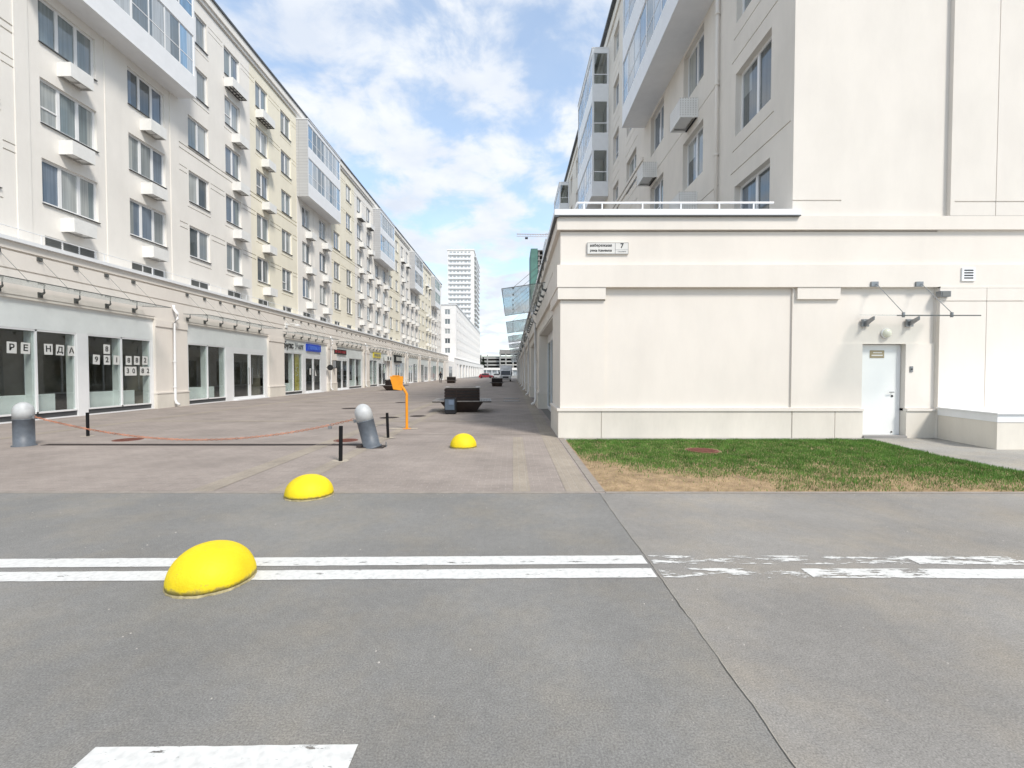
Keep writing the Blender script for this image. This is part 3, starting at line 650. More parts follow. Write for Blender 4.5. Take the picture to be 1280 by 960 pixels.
def shopfront(idx, ya, yb, layout, parent, xg, detail, depth=3.2):
    """xg: glass plane; faces +X"""
    fas = MB(); fas.box(xg - .06, xg + .05, ya, yb, 3.06, 4.1); 
    fo = fas.build('fascia', 'panel', parent)
    fj = MB()
    post = []
    y = ya + .1; doors = []; allgl = []; so = None
    for (kind, a, b) in layout:
        if kind == 'd': doors.append((a, b)); continue
        sb = MB(); gl = []; pane_group(sb, gl, a, b, 2, .22, 3.06, xg); sb.box(xg - .04, xg + .05, a, b, 0.0, .045); sb.box(xg - .03, xg + .0, a, b, .045, .22, 1)
        so = sb.build('shop_window', ['pvc', 'flash'], parent); allgl += gl
        for (a1, b1, c1, d1) in gl:
            p = MB(); p.box(xg - .012, xg, a1, b1, c1, d1); p.build('pane', 'shopglass', so)
    ed = sorted([(a, b) for _, a, b in layout]); last = ya
    for (a, b) in ed + [(yb, yb)]:
        if a - last > .02: q = MB(); q.box(xg - .05, xg + .055, last, a, 0, 3.06); q.build('shopfront_post', 'pvc', parent)
        last = b
    gl = allgl
    for (a, b) in doors:
        sbb = MB(); sbb.box(xg - .05, xg + .055, a, b, 2.84, 3.06); sbb.build('door_head', 'pvc', parent)
        half = (b - a) / 2
        for q in range(2):
            d = MB(); u, v = a + half * q, a + half * (q + 1); fr = .11
            d.box(xg - .03, xg + .05, u + .01, u + fr, .06, 2.84); d.box(xg - .03, xg + .05, v - fr, v - .01, .06, 2.84)
            d.box(xg - .03, xg + .05, u + fr, v - fr, .06, .2); d.box(xg - .03, xg + .05, u + fr, v - fr, 2.72, 2.84)
            do = d.build('door', 'pvc', parent)
            p = MB(); p.box(xg, xg + .012, u + fr * .8, v - fr * .8, .15, 2.75); p.build('pane', 'shopglass', do)
            if detail:
                hx = v - .16 if q == 0 else u + .16
                h_ = MB(); h_.tube([(xg + .05, hx, .9), (xg + .1, hx, .9), (xg + .1, hx, 1.9), (xg + .05, hx, 1.9)], .016, 6); h_.build('handle', 'steel', do)
        st = MB(); st.box(xg - .05, xg + .3, a, b, -.01, .06); st.build('doorstep', 'metalwhite', parent)
    # room behind
    rm = MB(); xb_ = xg - depth
    rm.quad((xb_, ya, 0), (xb_, yb, 0), (xb_, yb, 4), (xb_, ya, 4), 0); rm.quad((xb_, ya, .03), (xg - .1, ya, .03), (xg - .1, yb, .03), (xb_, yb, .03), 1)
    rm.quad((xb_, ya, 3.6), (xg - .06, ya, 3.6), (xg - .06, yb, 3.6), (xb_, yb, 3.6), 0)
    rm.quad((xb_, ya, 0), (xg - .06, ya, 0), (xg - .06, ya, 4), (xb_, ya, 4), 0); rm.quad((xb_, yb, 0), (xg - .06, yb, 0), (xg - .06, yb, 4), (xb_, yb, 4), 0)
    rm.build('shop_interior', ['room', 'roomfloor'], parent)
    if detail:
        for kk, (a, b, c, d) in enumerate(gl):
            p = MB(); e = b - (b - a) * (.0 if kk % 2 == 0 else .35); p.box(xg - .32, xg - .29, a, e, .05, .86); p.build('low_panel', 'frost', parent)
            p = MB(); p.box(xg - .30, xg - .05, b - .05, b - .01, .05, 3.0); p.build('side_panel', 'frost', parent)
shops = []
k = -1
LAY = {-1: [('w', 0.1, 3.35), ('w', 3.95, 7.2)], 0: [('w', .15, 3.15), ('d', 3.75, 7.15)], 1: [('w', .15, 2.95), ('d', 3.4, 6.3)],
       2: [('d', .15, 3.0), ('w', 3.4, 7.1)], 3: [('w', .2, 3.2), ('d', 3.7, 6.9)], 4: [('d', 2.0, 4.6), ('w', 4.9, 7.1)], 5: [('d', .5, 3.2), ('w', 3.9, 6.9)]}
starts = [P0 + PER * k for k in range(-2, 10)]
for k in range(-2, 9):
    ya = P0 + PER * k + PW if k != -1 else 12.85; yb = P0 + PER * (k + 1)
    lay = LAY.get(k, LAY[2] if k % 2 else LAY[3]); 
    if k == -1: lay = [('w', 13.9, 16.75), ('w', 17.15, 20.2)]
    else: lay = [(t_, a + ya, min(b + ya, yb - .12)) for t_, a, b in lay]
    if k == -2: lay = [('w', ya + .2, yb - .3)]
    shopfront(k, ya, yb, lay, bl, GX, k <= 3)
    y0 = P0 + PER * k if k != -1 else P0 + PER * -1
    pillar(y0, y0 + PW, bl, XP, +1)
pillar(P0 + PER * 9, P0 + PER * 9 + 3.1 , bl, XP, +1)
mb = MB(); mb.box(XP - 12, XP - .02, P0 + PER * 9 + 3.1, Y1 + 8, 0, 4.1); mb.build('podium_wall', 'white', bl)
# downpipes
def downpipe_mesh(h_):
    mb = MB(); mb.tube([(.10, 0, h_), (.10, 0, h_ - .15), (.28, 0, h_ - .4), (.28, 0, h_ - .62), (.10, 0, h_ - .86), (.10, 0, .35), (.14, 0, .2), (.30, 0, .1)], .06, 10)
    for z in (.9, 2.1): mb.lathe([(.075, 0), (.075, .05)], (.10, 0, z), 12); mb.box(0, .06, -.015, .015, z, z + .05)
    return mb.mesh('downpipe', 'pvc', True)
DP = downpipe_mesh(4.75)
for yy in (21.3, 39.6, 49.0, 58.5, 67.9, 77.4, 86.8, 96.3): link('downpipe', DP, (XP, yy, 0), bl)
# glass canopies
def canopy(ya, yb, xf, side, parent, zb=4.42, out=1.5, dz=-.2, n=6, zt=5.3):
    mb = MB(); x1 = xf + side * .08; x2 = xf + side * out
    mb.hexa([(x1, ya, zb), (x2, ya, zb + dz), (x2, yb, zb + dz), (x1, yb, zb)], [(x1, ya, zb + .018), (x2, ya, zb + dz + .018), (x2, yb, zb + dz + .018), (x1, yb, zb + .018)])
    c = mb.build('glass_canopy', 'canopyglass', parent)
    mb = MB()
    mb.hexa([(x2, ya, zb + dz - .004), (x2 + side * .02, ya, zb + dz - .004), (x2 + side * .02, yb, zb + dz - .004), (x2, yb, zb + dz - .004)], [(x2, ya, zb + dz + .022), (x2 + side * .02, ya, zb + dz + .022), (x2 + side * .02, yb, zb + dz + .022), (x2, yb, zb + dz + .022)])
    for yq in (ya - .012, yb): mb.hexa([(x1, yq, zb - .002), (x2, yq, zb + dz - .002), (x2, yq + .012, zb + dz - .002), (x1, yq + .012, zb - .002)], [(x1, yq, zb + .02), (x2, yq, zb + dz + .02), (x2, yq + .012, zb + dz + .02), (x1, yq + .012, zb + .02)])
    mb.build('edge_trim', 'bracket', c)
    for k in range(n):
        u = ya + .35 + (yb - ya - .7) * k / (n - 1)
        b = MB(); b.box(xf, xf + side * .03, u - .075, u + .075, zb - .30, zb - .12)
        b.hexa([(xf + side * .03, u - .02, zb - .24), (xf + side * .16, u - .02, zb - .16), (xf + side * .16, u + .02, zb - .16), (xf + side * .03, u + .02, zb - .24)],
               [(xf + side * .03, u - .02, zb - .15), (xf + side * .18, u - .02, zb - .1), (xf + side * .18, u + .02, zb - .1), (xf + side * .03, u + .02, zb - .15)])
        b.tube([(xf + side * .15, u, zb - .14), (xf + side * .15, u, zb - .005)], .02, 6); b.build('bracket', 'bracket', c)
        b = MB(); b.box(xf, xf + side * .05, u - .08, u + .08, zt - .06, zt + .06); b.tube([(xf + side * .05, u, zt), (x2 - side * .35, u, zb + dz * .75 + .06)], .007, 5)
        b.tube([(x2 - side * .35, u, zb + dz * .75 + .07), (x2 - side * .35, u, zb + dz * .75 + .012)], .03, 6); b.build('tie_rod', 'bracket', c)
for k in range(-2, 9):
    ya = P0 + PER * k + PW - .35; canopy(ya, ya + 7.0, XP, +1, bl, zt=5.4, out=1.3, dz=-.05)

# things on the left shopfronts
def lbl_sheet(ch, px, py, label):
    x = px / 6.4; y = 360 + py / 6.4; X = -(GX) ; Y = X * 570 / (641 - x); Z = 1.6 + (466 - y) * Y / 570
    mb = MB(); mb.box(0, .004, -.145, .145, -.185, .185); me = mb.mesh('letter_sheet', 'paper')
    o = link('letter_sheet', me, (GX + .003, Y, Z), None); o.rotation_euler = (R(random.uniform(-3, 3)), 0, 0)
    tag(o, label, 'paper sign', 'paper letters and digits on the shop window')
    t = text_mesh(ch, .28, 'ink', .001, bold=.007); q = sub('lettering', t, o); q.location = (.006, 0, 0); q.rotation_euler = (R(90), 0, R(90))
SH = [('Р', 91, 476, 'white sheet with the letter Р, leftmost in the upper word on the dark shop window'), ('Е', 202, 482, 'white sheet with the second letter of the word, Е, left of the window mullion'),
      ('Н', 385, 490, 'white sheet with the letter Н just right of the window mullion'), ('Д', 478, 497, 'white slightly cut sheet with the letter Д between the sheets Н and А'), ('А', 570, 503, 'white sheet with the letter А closing the word on the shop window'),
      ('8', 853, 490, 'white sheet with a single digit 8 alone above the row 9 2 1'), ('9', 768, 572, 'white sheet with the digit 9 at the start of the phone number'), ('2', 853, 576, 'white sheet with the digit 2 between the 9 and the 1'),
      ('1', 930, 577, 'white sheet with the digit 1 beside the window mullion'), ('8', 1027, 580, 'white sheet with the first 8 of the row 8 8 2'), ('8', 1092, 580, 'white sheet with the middle 8 of the row 8 8 2'),
      ('2', 1158, 580, 'white sheet with the digit 2 ending the row 8 8 2'), ('3', 1018, 665, 'white sheet with the digit 3 at the start of the lowest row'), ('0', 1065, 665, 'white sheet with the digit 0 second in the lowest row'),
      ('8', 1137, 665, 'white sheet with the digit 8 in the lowest row, next to last'), ('2', 1180, 665, 'white sheet with the digit 2 ending the lowest row of digits')]
for s_ in SH: lbl_sheet(*s_)
def lt_text(txt, size, mat, loc, parent, depth=.02, bold=0):
    t = text_mesh(txt, size, mat, depth, bold=bold); q = link('lettering', t, loc, parent); q.rotation_euler = (R(90), 0, R(90)); return q
s1 = thing('shop_sign', 'shop sign of dark and grey letters on the white fascia, left of the blue sign', 'sign', (GX + .05, 33.2, 3.55))
lt_text('Бухс', .62, 'ink', (GX + .09, 32.55, 3.55), s1); lt_text('Учет', .62, 'greyink', (GX + .09, 34.15, 3.55), s1)
def plate_sign(label, y0, y1, z0, z1, mat, inkm, seedn, dep=.12):
    s = thing('shop_sign', label, 'sign', (GX + .05, (y0 + y1) / 2, z0)); mb = MB(); mb.box(GX + .05, GX + .05 + dep, y0, y1, z0, z1); mb.build('board', mat, s)
    rr = random.Random(seedn); y = y0 + .2; mb = MB()
    while y < y1 - .3:     # raised strokes, unreadable at this distance in the photograph
        h0, h1 = z0 + (z1 - z0) * .25, z0 + (z1 - z0) * .75
        mb.box(GX + .05 + dep, GX + .07 + dep, y, y + .05, h0, h1); mb.box(GX + .05 + dep, GX + .068 + dep, y + .05, y + .17, h1 - .06, h1) if rr.random() < .7 else None
        mb.box(GX + .05 + dep, GX + .068 + dep, y + .05, y + .17, h0, h0 + .06) if rr.random() < .5 else None
        mb.box(GX + .05 + dep, GX + .07 + dep, y + .17, y + .22, h0, h1) if rr.random() < .7 else None
        y += .3
    mb.build('raised_strokes', inkm, s)
plate_sign('bright blue shop sign above the double door', 35.3, 37.8, 3.3, 3.85, 'bluesign', 'bluelight', 1)
plate_sign('black shop sign with dark red strokes beside the downpipe', 40.6, 43.6, 3.3, 3.75, 'ink', 'redink', 2)
plate_sign('yellow shop sign over a glass door', 52.2, 55.0, 3.35, 3.95, 'yellowsign', 'greyink', 3)
plate_sign('black square shop sign with a pale strip, behind the orange panel', 61.4, 64.6, 3.0, 4.0, 'ink', 'paper', 4, .3)
def round_sign(y, z, label):
    mb = MB(); mb.box(XP, XP + .5, y - .02, y + .02, z - .02, z + .02); s = mb.build('projecting_sign', 'dark'); tag(s, label, 'sign')
    q = MB(); n = 20; ring = [(XP + .32 + .24 * math.cos(2 * math.pi * k / n), z + .24 * math.sin(2 * math.pi * k / n)) for k in range(n)]
    q.add([(x, y - .05, zz) for x, zz in ring] + [(x, y + .05, zz) for x, zz in ring], [tuple(range(n)), tuple(range(2 * n - 1, n - 1, -1))] + [(k, (k + 1) % n, n + (k + 1) % n, n + k) for k in range(n)]); q.build('sign_disc', 'ink', s)
round_sign(38.9, 2.05, 'small round black sign sticking out from the pillar beside the blue sign')
mb = MB(); mb.box(XP, XP + .35, 40.2, 40.32, 2.0, 2.7); s = mb.build('projecting_sign', 'ink'); tag(s, 'black upright box sign sticking out beside the left downpipe', 'sign')
q = MB(); q.box(XP + .03, XP + .32, 40.19, 40.2, 2.05, 2.65); q.build('sign_face', 'greyink', s)
# yellow poster and white notices
mb = MB(); mb.box(GX - .1, GX - .08, 33.75, 34.45, .25, 3.0); o = mb.build('window_poster', 'yellowad'); tag(o, 'tall yellow poster behind the shop glass below the grey letters', 'poster')
q = MB(); q.tube([(GX - .075, 34.25, 2.0), (GX - .075, 34.0, 2.0), (GX - .075, 33.95, 1.75), (GX - .075, 34.2, 1.6), (GX - .075, 34.2, 1.45), (GX - .075, 33.95, 1.4)], .025, 6); q.build('white_swirl', 'paper', o)
mb = MB(); mb.box(GX + .052, GX + .056, 35.9, 36.15, 1.45, 1.95); o = mb.build('notice', 'paper'); tag(o, 'white notice on the left leaf of the door under the blue sign', 'notice')
q = MB()
for k_ in range(5): q.box(GX + .0565, GX + .058, 35.94, 36.11, 1.55 + .07 * k_, 1.565 + .07 * k_)
q.build('printed_lines', 'greyink', o)
mb = MB(); mb.poly([(GX + .014, 36.95, 1.35), (GX + .014, 37.25, 1.35), (GX + .014, 36.95, 1.95)]); mb.poly([(GX + .018, 36.95, 1.35), (GX + .018, 37.25, 1.35), (GX + .018, 36.95, 1.95)]); o = mb.build('notice', 'paper'); tag(o, 'white triangular sticker on the right leaf of the door under the blue sign', 'notice')
# air-conditioner units on the far shop
for k_, (yy, lab) in enumerate(((56.4, 'white outdoor cooling unit on the shop wall before the black square sign, nearer one'), (57.6, 'white outdoor cooling unit on the shop wall before the black square sign, farther one'))):
    mb = MB(); mb.box(XP + .02, XP + .38, yy, yy + .85, 3.1, 3.7); o = mb.build('cooling_unit', 'acbox'); tag(o, lab, 'air conditioner', 'outdoor cooling units on the shop wall')
    q = MB(); q.tube([(XP + .381, yy + .4, 3.4), (XP + .4, yy + .4, 3.4)], .22, 16); q.build('fan_grille', 'dark', o)
# little camera arm on podium band
mb = MB(); mb.tube([(XP, 32.0, 4.95), (XP + .5, 32.0, 5.02), (XP + .9, 32.0, 4.98)], .03, 6); mb.box(XP, XP + .06, 31.85, 32.15, 4.75, 5.1); o = mb.build('wall_lamp', 'acbox'); tag(o, 'small white lamp arm reaching out over the shop with grey letters', 'lamp')
q = MB(); q.box(XP + .7, XP + 1.0, 31.9, 32.1, 4.88, 4.96); q.build('lamp_head', 'metalwhite', o)

# ================================================================== RIGHT BUILDING
WY = 11.26; WX = 1.17; UX = 6.85; S = .01975
br = thing('apartment_building', 'pale apartment block with a low blank service wing, on the right of the promenade', 'building', (6.85, 11.3, 0))
def SX(px): return (px - 641) * S
def SZ(py): return 1.6 + (466 - py) * S
RY1 = 118
# podium south face
mb = MB()
holes = [(SX(1077), SX(1131), .0, 2.31, .22, False), (SX(989), SX(989) + .02, .72, 3.69, .02, True), (SX(1042), SX(1042) + .015, .0, .66, .02, True) ]
wall_grid(mb, WY, WX, SX(1167), .72, 5.41, [(WX, SX(1167), 5.05, 5.081, .05, True), (WX, SX(756), 3.365, 3.41, .03, True), (SX(1077), SX(1131), .72, 2.31, .22, False), (SX(756) , SX(989), .745, 3.68, .045, True), (SX(1046), SX(1166), 2.32, 3.68, .03, True)], 'S')
mb.build('wing_wall', 'warm', br)
mb = MB()
wall_grid(mb, WY - .05, WX - .05, SX(1077), -.02, .66, [(SX(751), SX(751) + .018, -.02, .66, .02, True), (SX(988), SX(988) + .03, -.02, .66, .02, True), (SX(1042), SX(1042) + .015, -.02, .66, .02, True)], 'S')
mb.quad((SX(1077), WY - .05, -.02), (SX(1077), WY + .2, -.02), (SX(1077), WY + .2, .66), (SX(1077), WY - .05, .66))
m2 = MB(); wall_grid(m2, WY - .05, SX(1131), SX(1167), -.02, .66, [], 'S'); m2.quad((SX(1131), WY - .05, -.02), (SX(1131), WY + .2, -.02), (SX(1131), WY + .2, .66), (SX(1131), WY - .05, .66)); m2.build('plinth', 'plinth', br)
mb.box(WX - .05, WX + .3, WY - .049, 13.4, -.02, .655)
mb.build('plinth', 'plinth', br)
mb = MB(); mb.box(WX - .08, SX(1077), WY - .08, WY + .05, .66, .715); mb.box(SX(1131), SX(1167), WY - .08, WY + .05, .66, .715); mb.box(WX - .08, WX + .05, WY + .05, 13.42, .66, .715); mb.build('plinth_cap', 'warm', br)
# mouldings, wrapping the corner down the street side
mb = MB()
def wrap(z0, z1, p, xe=SX(1290) + 8):
    mb.box(WX - p, xe, WY - p, WY + .01, z0, z1); mb.box(WX - p, WX + .01, WY + .01, RY1, z0, z1)
wrap(5.08, 5.405, .09); wrap(3.69, 4.23, .09)
mb.box(WX - .07, SX(756), WY - .072, WY + .01, 3.40, 3.685); mb.box(WX - .072, WX + .01, WY + .01, 13.4, 3.40, 3.685); mb.box(SX(993), SX(1046), WY - .07, WY + .01, 3.40, 3.685)
mb.build('moulding', 'warm', br)
mb = MB(); mb.box(WX - .16, SX(993), WY - .16, WY + .35, 5.41, 5.55); mb.box(WX - .16, WX + .35, WY + .35, RY1, 5.41, 5.55)
mb.build('coping', 'metalwhite', br)
mb = MB(); mb.box(WX - .165, WX - .06, WY - .165, RY1, 5.36, 5.409); mb.box(WX - .06, SX(993), WY - .165, WY - .06, 5.385, 5.409); mb.build('coping_edge', 'flash', br)
# protruding section on the right of the wing
mb = MB(); wall_grid(mb, WY - .11, SX(1167), 30, -.02, 3.69, [(SX(1170), SX(1277), 3.33, 3.355, .02, True), (SX(1224), SX(1224) + .015, -.02, 3.33, .02, True), (SX(1224), SX(1224) + .015, 3.355, 3.69, .02, True)], 'S')
mb.quad((SX(1167), WY - .11, -.02), (SX(1167), WY + .01, -.02), (SX(1167), WY + .01, 3.69), (SX(1167), WY - .11, 3.69))
wall_grid(mb, WY - .0, SX(1167), 30, 4.23, 5.08, [], 'S'); mb.box(SX(1167), 30, WY - .115, WY - .05, 3.66, 3.7)
mb.build('wing_wall', 'warm', br)
# roof of wing, street-side wall above shops
mb = MB(); mb.quad((WX, WY, 5.41), (30, WY, 5.41), (30, RY1, 5.41), (WX, RY1, 5.41)); mb.build('wing_roof', 'greyconc', br)
mb = MB(); wall_grid(mb, WX, 13.4, RY1, 3.3, 5.41, [(13.4, RY1, 4.5, 4.53, .02, True)], -1); wall_grid(mb, WX, WY, 13.4, .7, 5.41, [], -1)
mb.box(WX + .02, WX + .5, 13.4, RY1, 3.25, 3.32); mb.quad((WX, 13.4, 0), (WX + .6, 13.4, 0), (WX + .6, 13.4, 3.4), (WX, 13.4, 3.4))
mb.build('wing_wall', 'beige', br)
# railing
mb = MB(); mb.tube([(1.6, WY + .15, 5.81), (SX(968), WY + .15, 5.81)], .025, 8)
for xx in (1.75, 2.2, 3.2, 4.15, 5.1, 5.95): mb.box(xx, xx + .03, WY + .135, WY + .165, 5.55, 5.81)
mb.tube([(1.6, WY + .15, 5.81), (1.6, 30, 5.81)], .025, 8)
for k in range(9): mb.box(1.585, 1.615, 13 + k * 1.9, 13.03 + k * 1.9, 5.55, 5.81)
mb.build('roof_railing', 'metalwhite', br)
# service door
mb = MB(); x0, x1 = SX(1077), SX(1128); mb.box(x0 + .0, x1, WY + .15, WY + .2, .05, 2.30)
d = mb.build('service_door', 'doorwhite', br)
q = MB(); q.box(x0, x0 + .035, WY + .14, WY + .15, .05, 2.3); q.box(x1 - .035, x1 + .05, WY + .14, WY + .15, .05, 2.3); q.box(x0 + .035, x1 - .035, WY + .14, WY + .15, 2.265, 2.3); q.build('door_frame', 'pvc', d)
q = MB(); hx = SX(1121); q.tube([(hx, WY + .15, 1.12), (hx, WY + .09, 1.12), (hx - .11, WY + .09, 1.12)], .012, 8); q.build('handle', 'steel', d)
q = MB(); q.tube([(hx, WY + .15, 1.02), (hx, WY + .138, 1.02)], .028, 12); q.build('lock', 'dark', d)
q = MB(); q.tube([(hx, WY + .15, .12), (hx, WY + .135, .12)], .02, 8); q.build('doorstop', 'dark', d)
q = MB(); q.box(x0, x1 + .05, WY - .1, WY + .2, -.01, .05); q.build('threshold', 'greyconc', br)
o = MB(); o.box(SX(1092), SX(1110), WY + .142, WY + .15, 1.97, 2.16); s = o.build('door_plate', 'bronze'); tag(s, 'small bronze plate with two lines on the white service door', 'sign')
q = MB(); q.box(SX(1096), SX(1107), WY + .139, WY + .142, 2.09, 2.115); q.box(SX(1094), SX(1108), WY + .139, WY + .142, 2.02, 2.05); q.build('raised_strokes', 'paper', s)
# lamp
mb = MB(); n = 20
o = thing('wall_lamp', 'round milky wall lamp above the service door', 'lamp', (SX(1106), WY, SZ(417)))
mb.tube([(SX(1106), WY + .02, SZ(417)), (SX(1106), WY - .03, SZ(417))], .12, 20); mb.build('lamp_base', 'metalwhite', o)
mb = MB(); mb.tube([(SX(1106), WY - .03, SZ(417)), (SX(1106), WY - .06, SZ(417)), (SX(1106), WY - .085, SZ(417)), (SX(1106), WY - .1, SZ(417))], [.11, .1, .07, .03], 20); mb.build('lamp_shade', 'lamp', o, True)
# bell
mb = MB(); mb.box(SX(1138) - .035, SX(1138) + .035, WY - .02, WY, 1.62, 1.76); o = mb.build('door_bell', 'steel'); tag(o, 'small dark door bell on the wall right of the white service door', 'door bell')
q = MB(); q.tube([(SX(1138), WY - .02, 1.69), (SX(1138), WY - .03, 1.69)], .018, 10); q.build('button', 'dark', o)
# vent
vx, vz = SX(1201), SZ(345)
mb = MB(); mb.box(vx - .16, vx + .16, WY - .12, WY - .09, vz - .16, vz + .16)
for q_ in range(4): mb.box(vx - .11, vx + .11, WY - .123, WY - .1202, vz - .105 + q_ * .062, vz - .075 + q_ * .062, 1)
mb.build('vent_grille', ['metalwhite', 'dark'], br)
# door canopy
oc = thing('door_canopy', 'flat glass canopy held by two rods above the white service door', 'canopy', (SX(1110), WY, 2.95))
gx0, gx1 = 8.43, 10.27; zi, zo, yo = 3.0, 2.85, WY - 1.2
mb = MB(); mb.hexa([(gx0, yo, zo), (gx1, yo, zo), (gx1, WY - .12, zi), (gx0, WY - .12, zi)], [(gx0, yo, zo + .016), (gx1, yo, zo + .016), (gx1, WY - .12, zi + .016), (gx0, WY - .12, zi + .016)]); mb.build('glass_sheet', 'canopyglass', oc)
mb = MB(); mb.box(gx0, gx1, yo - .012, yo, zo - .004, zo + .02); mb.build('edge_trim', 'bracket', oc)
for xx in (SX(1086), SX(1141)):
    mb = MB(); mb.box(xx - .085, xx + .085, WY - .13, WY - .09, SZ(357) - .06, SZ(357) + .06); mb.tube([(xx + .03, WY - .14, SZ(357)), (xx, yo + .25, zo + .1)], .008, 6); mb.tube([(xx, yo + .25, zo + .11), (xx, yo + .25, zo + .0)], .03, 8); mb.build('tie_rod', 'steel', oc)
for xx in (SX(1079), SX(1134)):
    mb = MB(); mb.box(xx - .09, xx + .09, WY - .03, WY, SZ(404) - .09, SZ(404) + .09); mb.hexa([(xx - .02, WY - .03, 2.74), (xx + .02, WY - .03, 2.74), (xx + .02, WY - .03, 2.86), (xx - .02, WY - .03, 2.86)], [(xx + .02, WY - .24, 2.88), (xx + .06, WY - .24, 2.88), (xx + .06, WY - .24, 2.96), (xx + .02, WY - .24, 2.96)]); mb.build('bracket', 'steel', oc)
# spotlight at the inner corner
mb = MB(); mb.box(SX(1164), SX(1176), WY - .2, WY - .06, SZ(373), SZ(366)); o = mb.build('floodlight', 'steel'); tag(o, 'small grey floodlight tucked under the moulding at the wall step', 'lamp')
q = MB(); q.box(SX(1165), SX(1175), WY - .21, WY - .2, SZ(372.5), SZ(366.6)); q.build('lens', 'louvre', o)
# address sign
sg = thing('address_sign', 'white street name and house number 7 sign high on the blank wall', 'sign', (SX(758), WY, SZ(319)))
zc_ = SZ(312); mb = MB(); mb.box(SX(733), SX(784), WY - .04, WY, SZ(319), SZ(305)); mb.build('plate', 'paper', sg)
mb = MB(); a, b, c, d_ = SX(733), SX(784), SZ(319), SZ(305); t = .009
for (u0, u1, v0, v1) in ((a, b, c, c + t), (a, b, d_ - t, d_), (a, a + t, c + t, d_ - t), (b - t, b, c + t, d_ - t), (SX(767.5), SX(767.5) + t, c + t, d_ - t)): mb.box(u0, u1, WY - .044, WY - .04, v0, v1)
mb.box(SX(767.5) + t, b - t, WY - .043, WY - .04, c + (d_ - c) * .36, c + (d_ - c) * .36 + .005); mb.build('border', 'greyink', sg)
def south_text(txt, size, x, z, parent, mat='ink', y=WY - .042, bold=0):
    q = link('lettering', text_mesh(txt, size, mat, .002, bold=bold), (x, y, z), parent); q.rotation_euler = (R(90), 0, 0); return q
south_text('набережная', .09, SX(750), zc_ + .068, sg, bold=.002); south_text('реки Каменки', .078, SX(750), zc_ - .055, sg, bold=.002); south_text('7', .16, SX(776), zc_ + .055, sg, bold=.004); south_text('строение', .045, SX(776), zc_ - .08, sg, 'greyink')

# upper block south wall
mb = MB()
wall_grid(mb, WY + .02, UX, SX(1178), 5.41, 26.2, [(UX, SX(1048), 5.80, 5.83, .02, True)], 'S')
wall_grid(mb, WY - .09, SX(1178), 30, 5.41, 26.2, [(SX(1183), 30, 5.73, 5.76, .02, True), (SX(1233), SX(1233) + .018, 5.41, 5.73, .02, True), (SX(1233), SX(1233) + .018, 5.76, 26.2, .02, True)], 'S')
mb.quad((SX(1178), WY - .09, 5.41), (SX(1178), WY + .02, 5.41), (SX(1178), WY + .02, 26.2), (SX(1178), WY - .09, 26.2))
mb.build('end_wall', 'upper', br)
# upper block west wall
RFT = [7.34 + 3.42 * i for i in range(6)]; RFB = [5.45 + 3.42 * i for i in range(6)]
rc = [(12.3, 14.25), (16.65, 18.6), (21.0, 22.95), (25.6, 27.8), (29.9, 31.5)] + [(34.6 + 4.6 * k, 36.2 + 4.6 * k) for k in range(17)]
rbays = [(15.75, 24.0), (33.1, 40.3), (56.0, 63.5), (79.5, 87)]
holes = []; rcand = []
for (a, b) in rc:
    inb = any(p - .5 <= a <= q for p, q in rbays)
    for i in range(6):
        if inb and i >= 3: continue
        holes.append((a, b, RFB[i], RFT[i], .28, False)); rcand.append((a, b, i))
        if not inb and i < 5: holes.append((a - .25 if a > 12.5 else WY + .15, b + .25, RFT[i] + .45, RFT[i] + .49, .03, True))
        if not inb: holes.append((a - .15, b + .15, RFB[i] - .42, RFB[i] - .385, .03, True))
for (a, b) in rbays:
    for zz in (RFT[1] + .5, RFT[0] + .5):
        cuts = sorted([c for c in rc if a < c[0] < b]); us_ = [a - .6] + [b + .2]
        holes.append((a - .4, b - .2, zz, zz + .035, .03, True))
bm_ = MB(); wall_grid(bm_, UX, WY + .02, RY1, 5.41, 26.2, holes, -1); bm_.build('side_wall', 'beige', br)
sf, sp_ = MB(), MB()
for (a, b, i) in rcand:
    near = a < 60
    put_window(br, UX + .2, b, RFB[i], round(b - a, 3), round(RFT[i] - RFB[i], 3), 2, R(180), None if near else (sf, sp_), transom=(a > 17 and i % 2 == 1))
o = sf.build('window', ['pvc'], br); o['kind'] = 'stuff'; o = sp_.build('pane', ['pane'], o); o['kind'] = 'stuff'
# band moulding between bays
mb = MB(); mb.box(UX - .06, UX + .01, 24.2, 33.0, 12.4, 12.65); mb.box(UX - .08, UX + .01, 24.2, 33.0, 12.75, 12.9); mb.box(UX - .06, UX + .01, 40.5, 55.8, 12.4, 12.65)
mb.box(UX - .1, UX + .01, 24.2, RY1, 25.2, 25.7); mb.build('moulding', 'beige', br)
mb = MB(); mb.box(UX - .25, UX + .4, WY - .1, RY1, 26.2, 26.38); mb.box(UX + .4, 30, WY - .2, WY + .5, 26.2, 26.38); mb.build('roof_flashing', 'flash', br)
mb = MB(); mb.quad((UX + .01, WY, 26.2), (30, WY, 26.2), (30, RY1, 26.2), (UX + .01, RY1, 26.2)); mb.box(UX + .01, 30, RY1, RY1 + .2, 0, 26.2); mb.box(30, 30.2, WY - .1, RY1, 0, 26.2); mb.box(UX + 2.6, UX + 2.8, WY + .5, RY1, 5.5, 26); mb.build('roof', 'greyconc', br)
for (a, b) in rbays: bay_left(a, b, br, UX, UX - 1.17, 14.3, 24.75, [(15.35, 17.55), (18.8, 21.0), (22.25, 24.4)], -1, True)
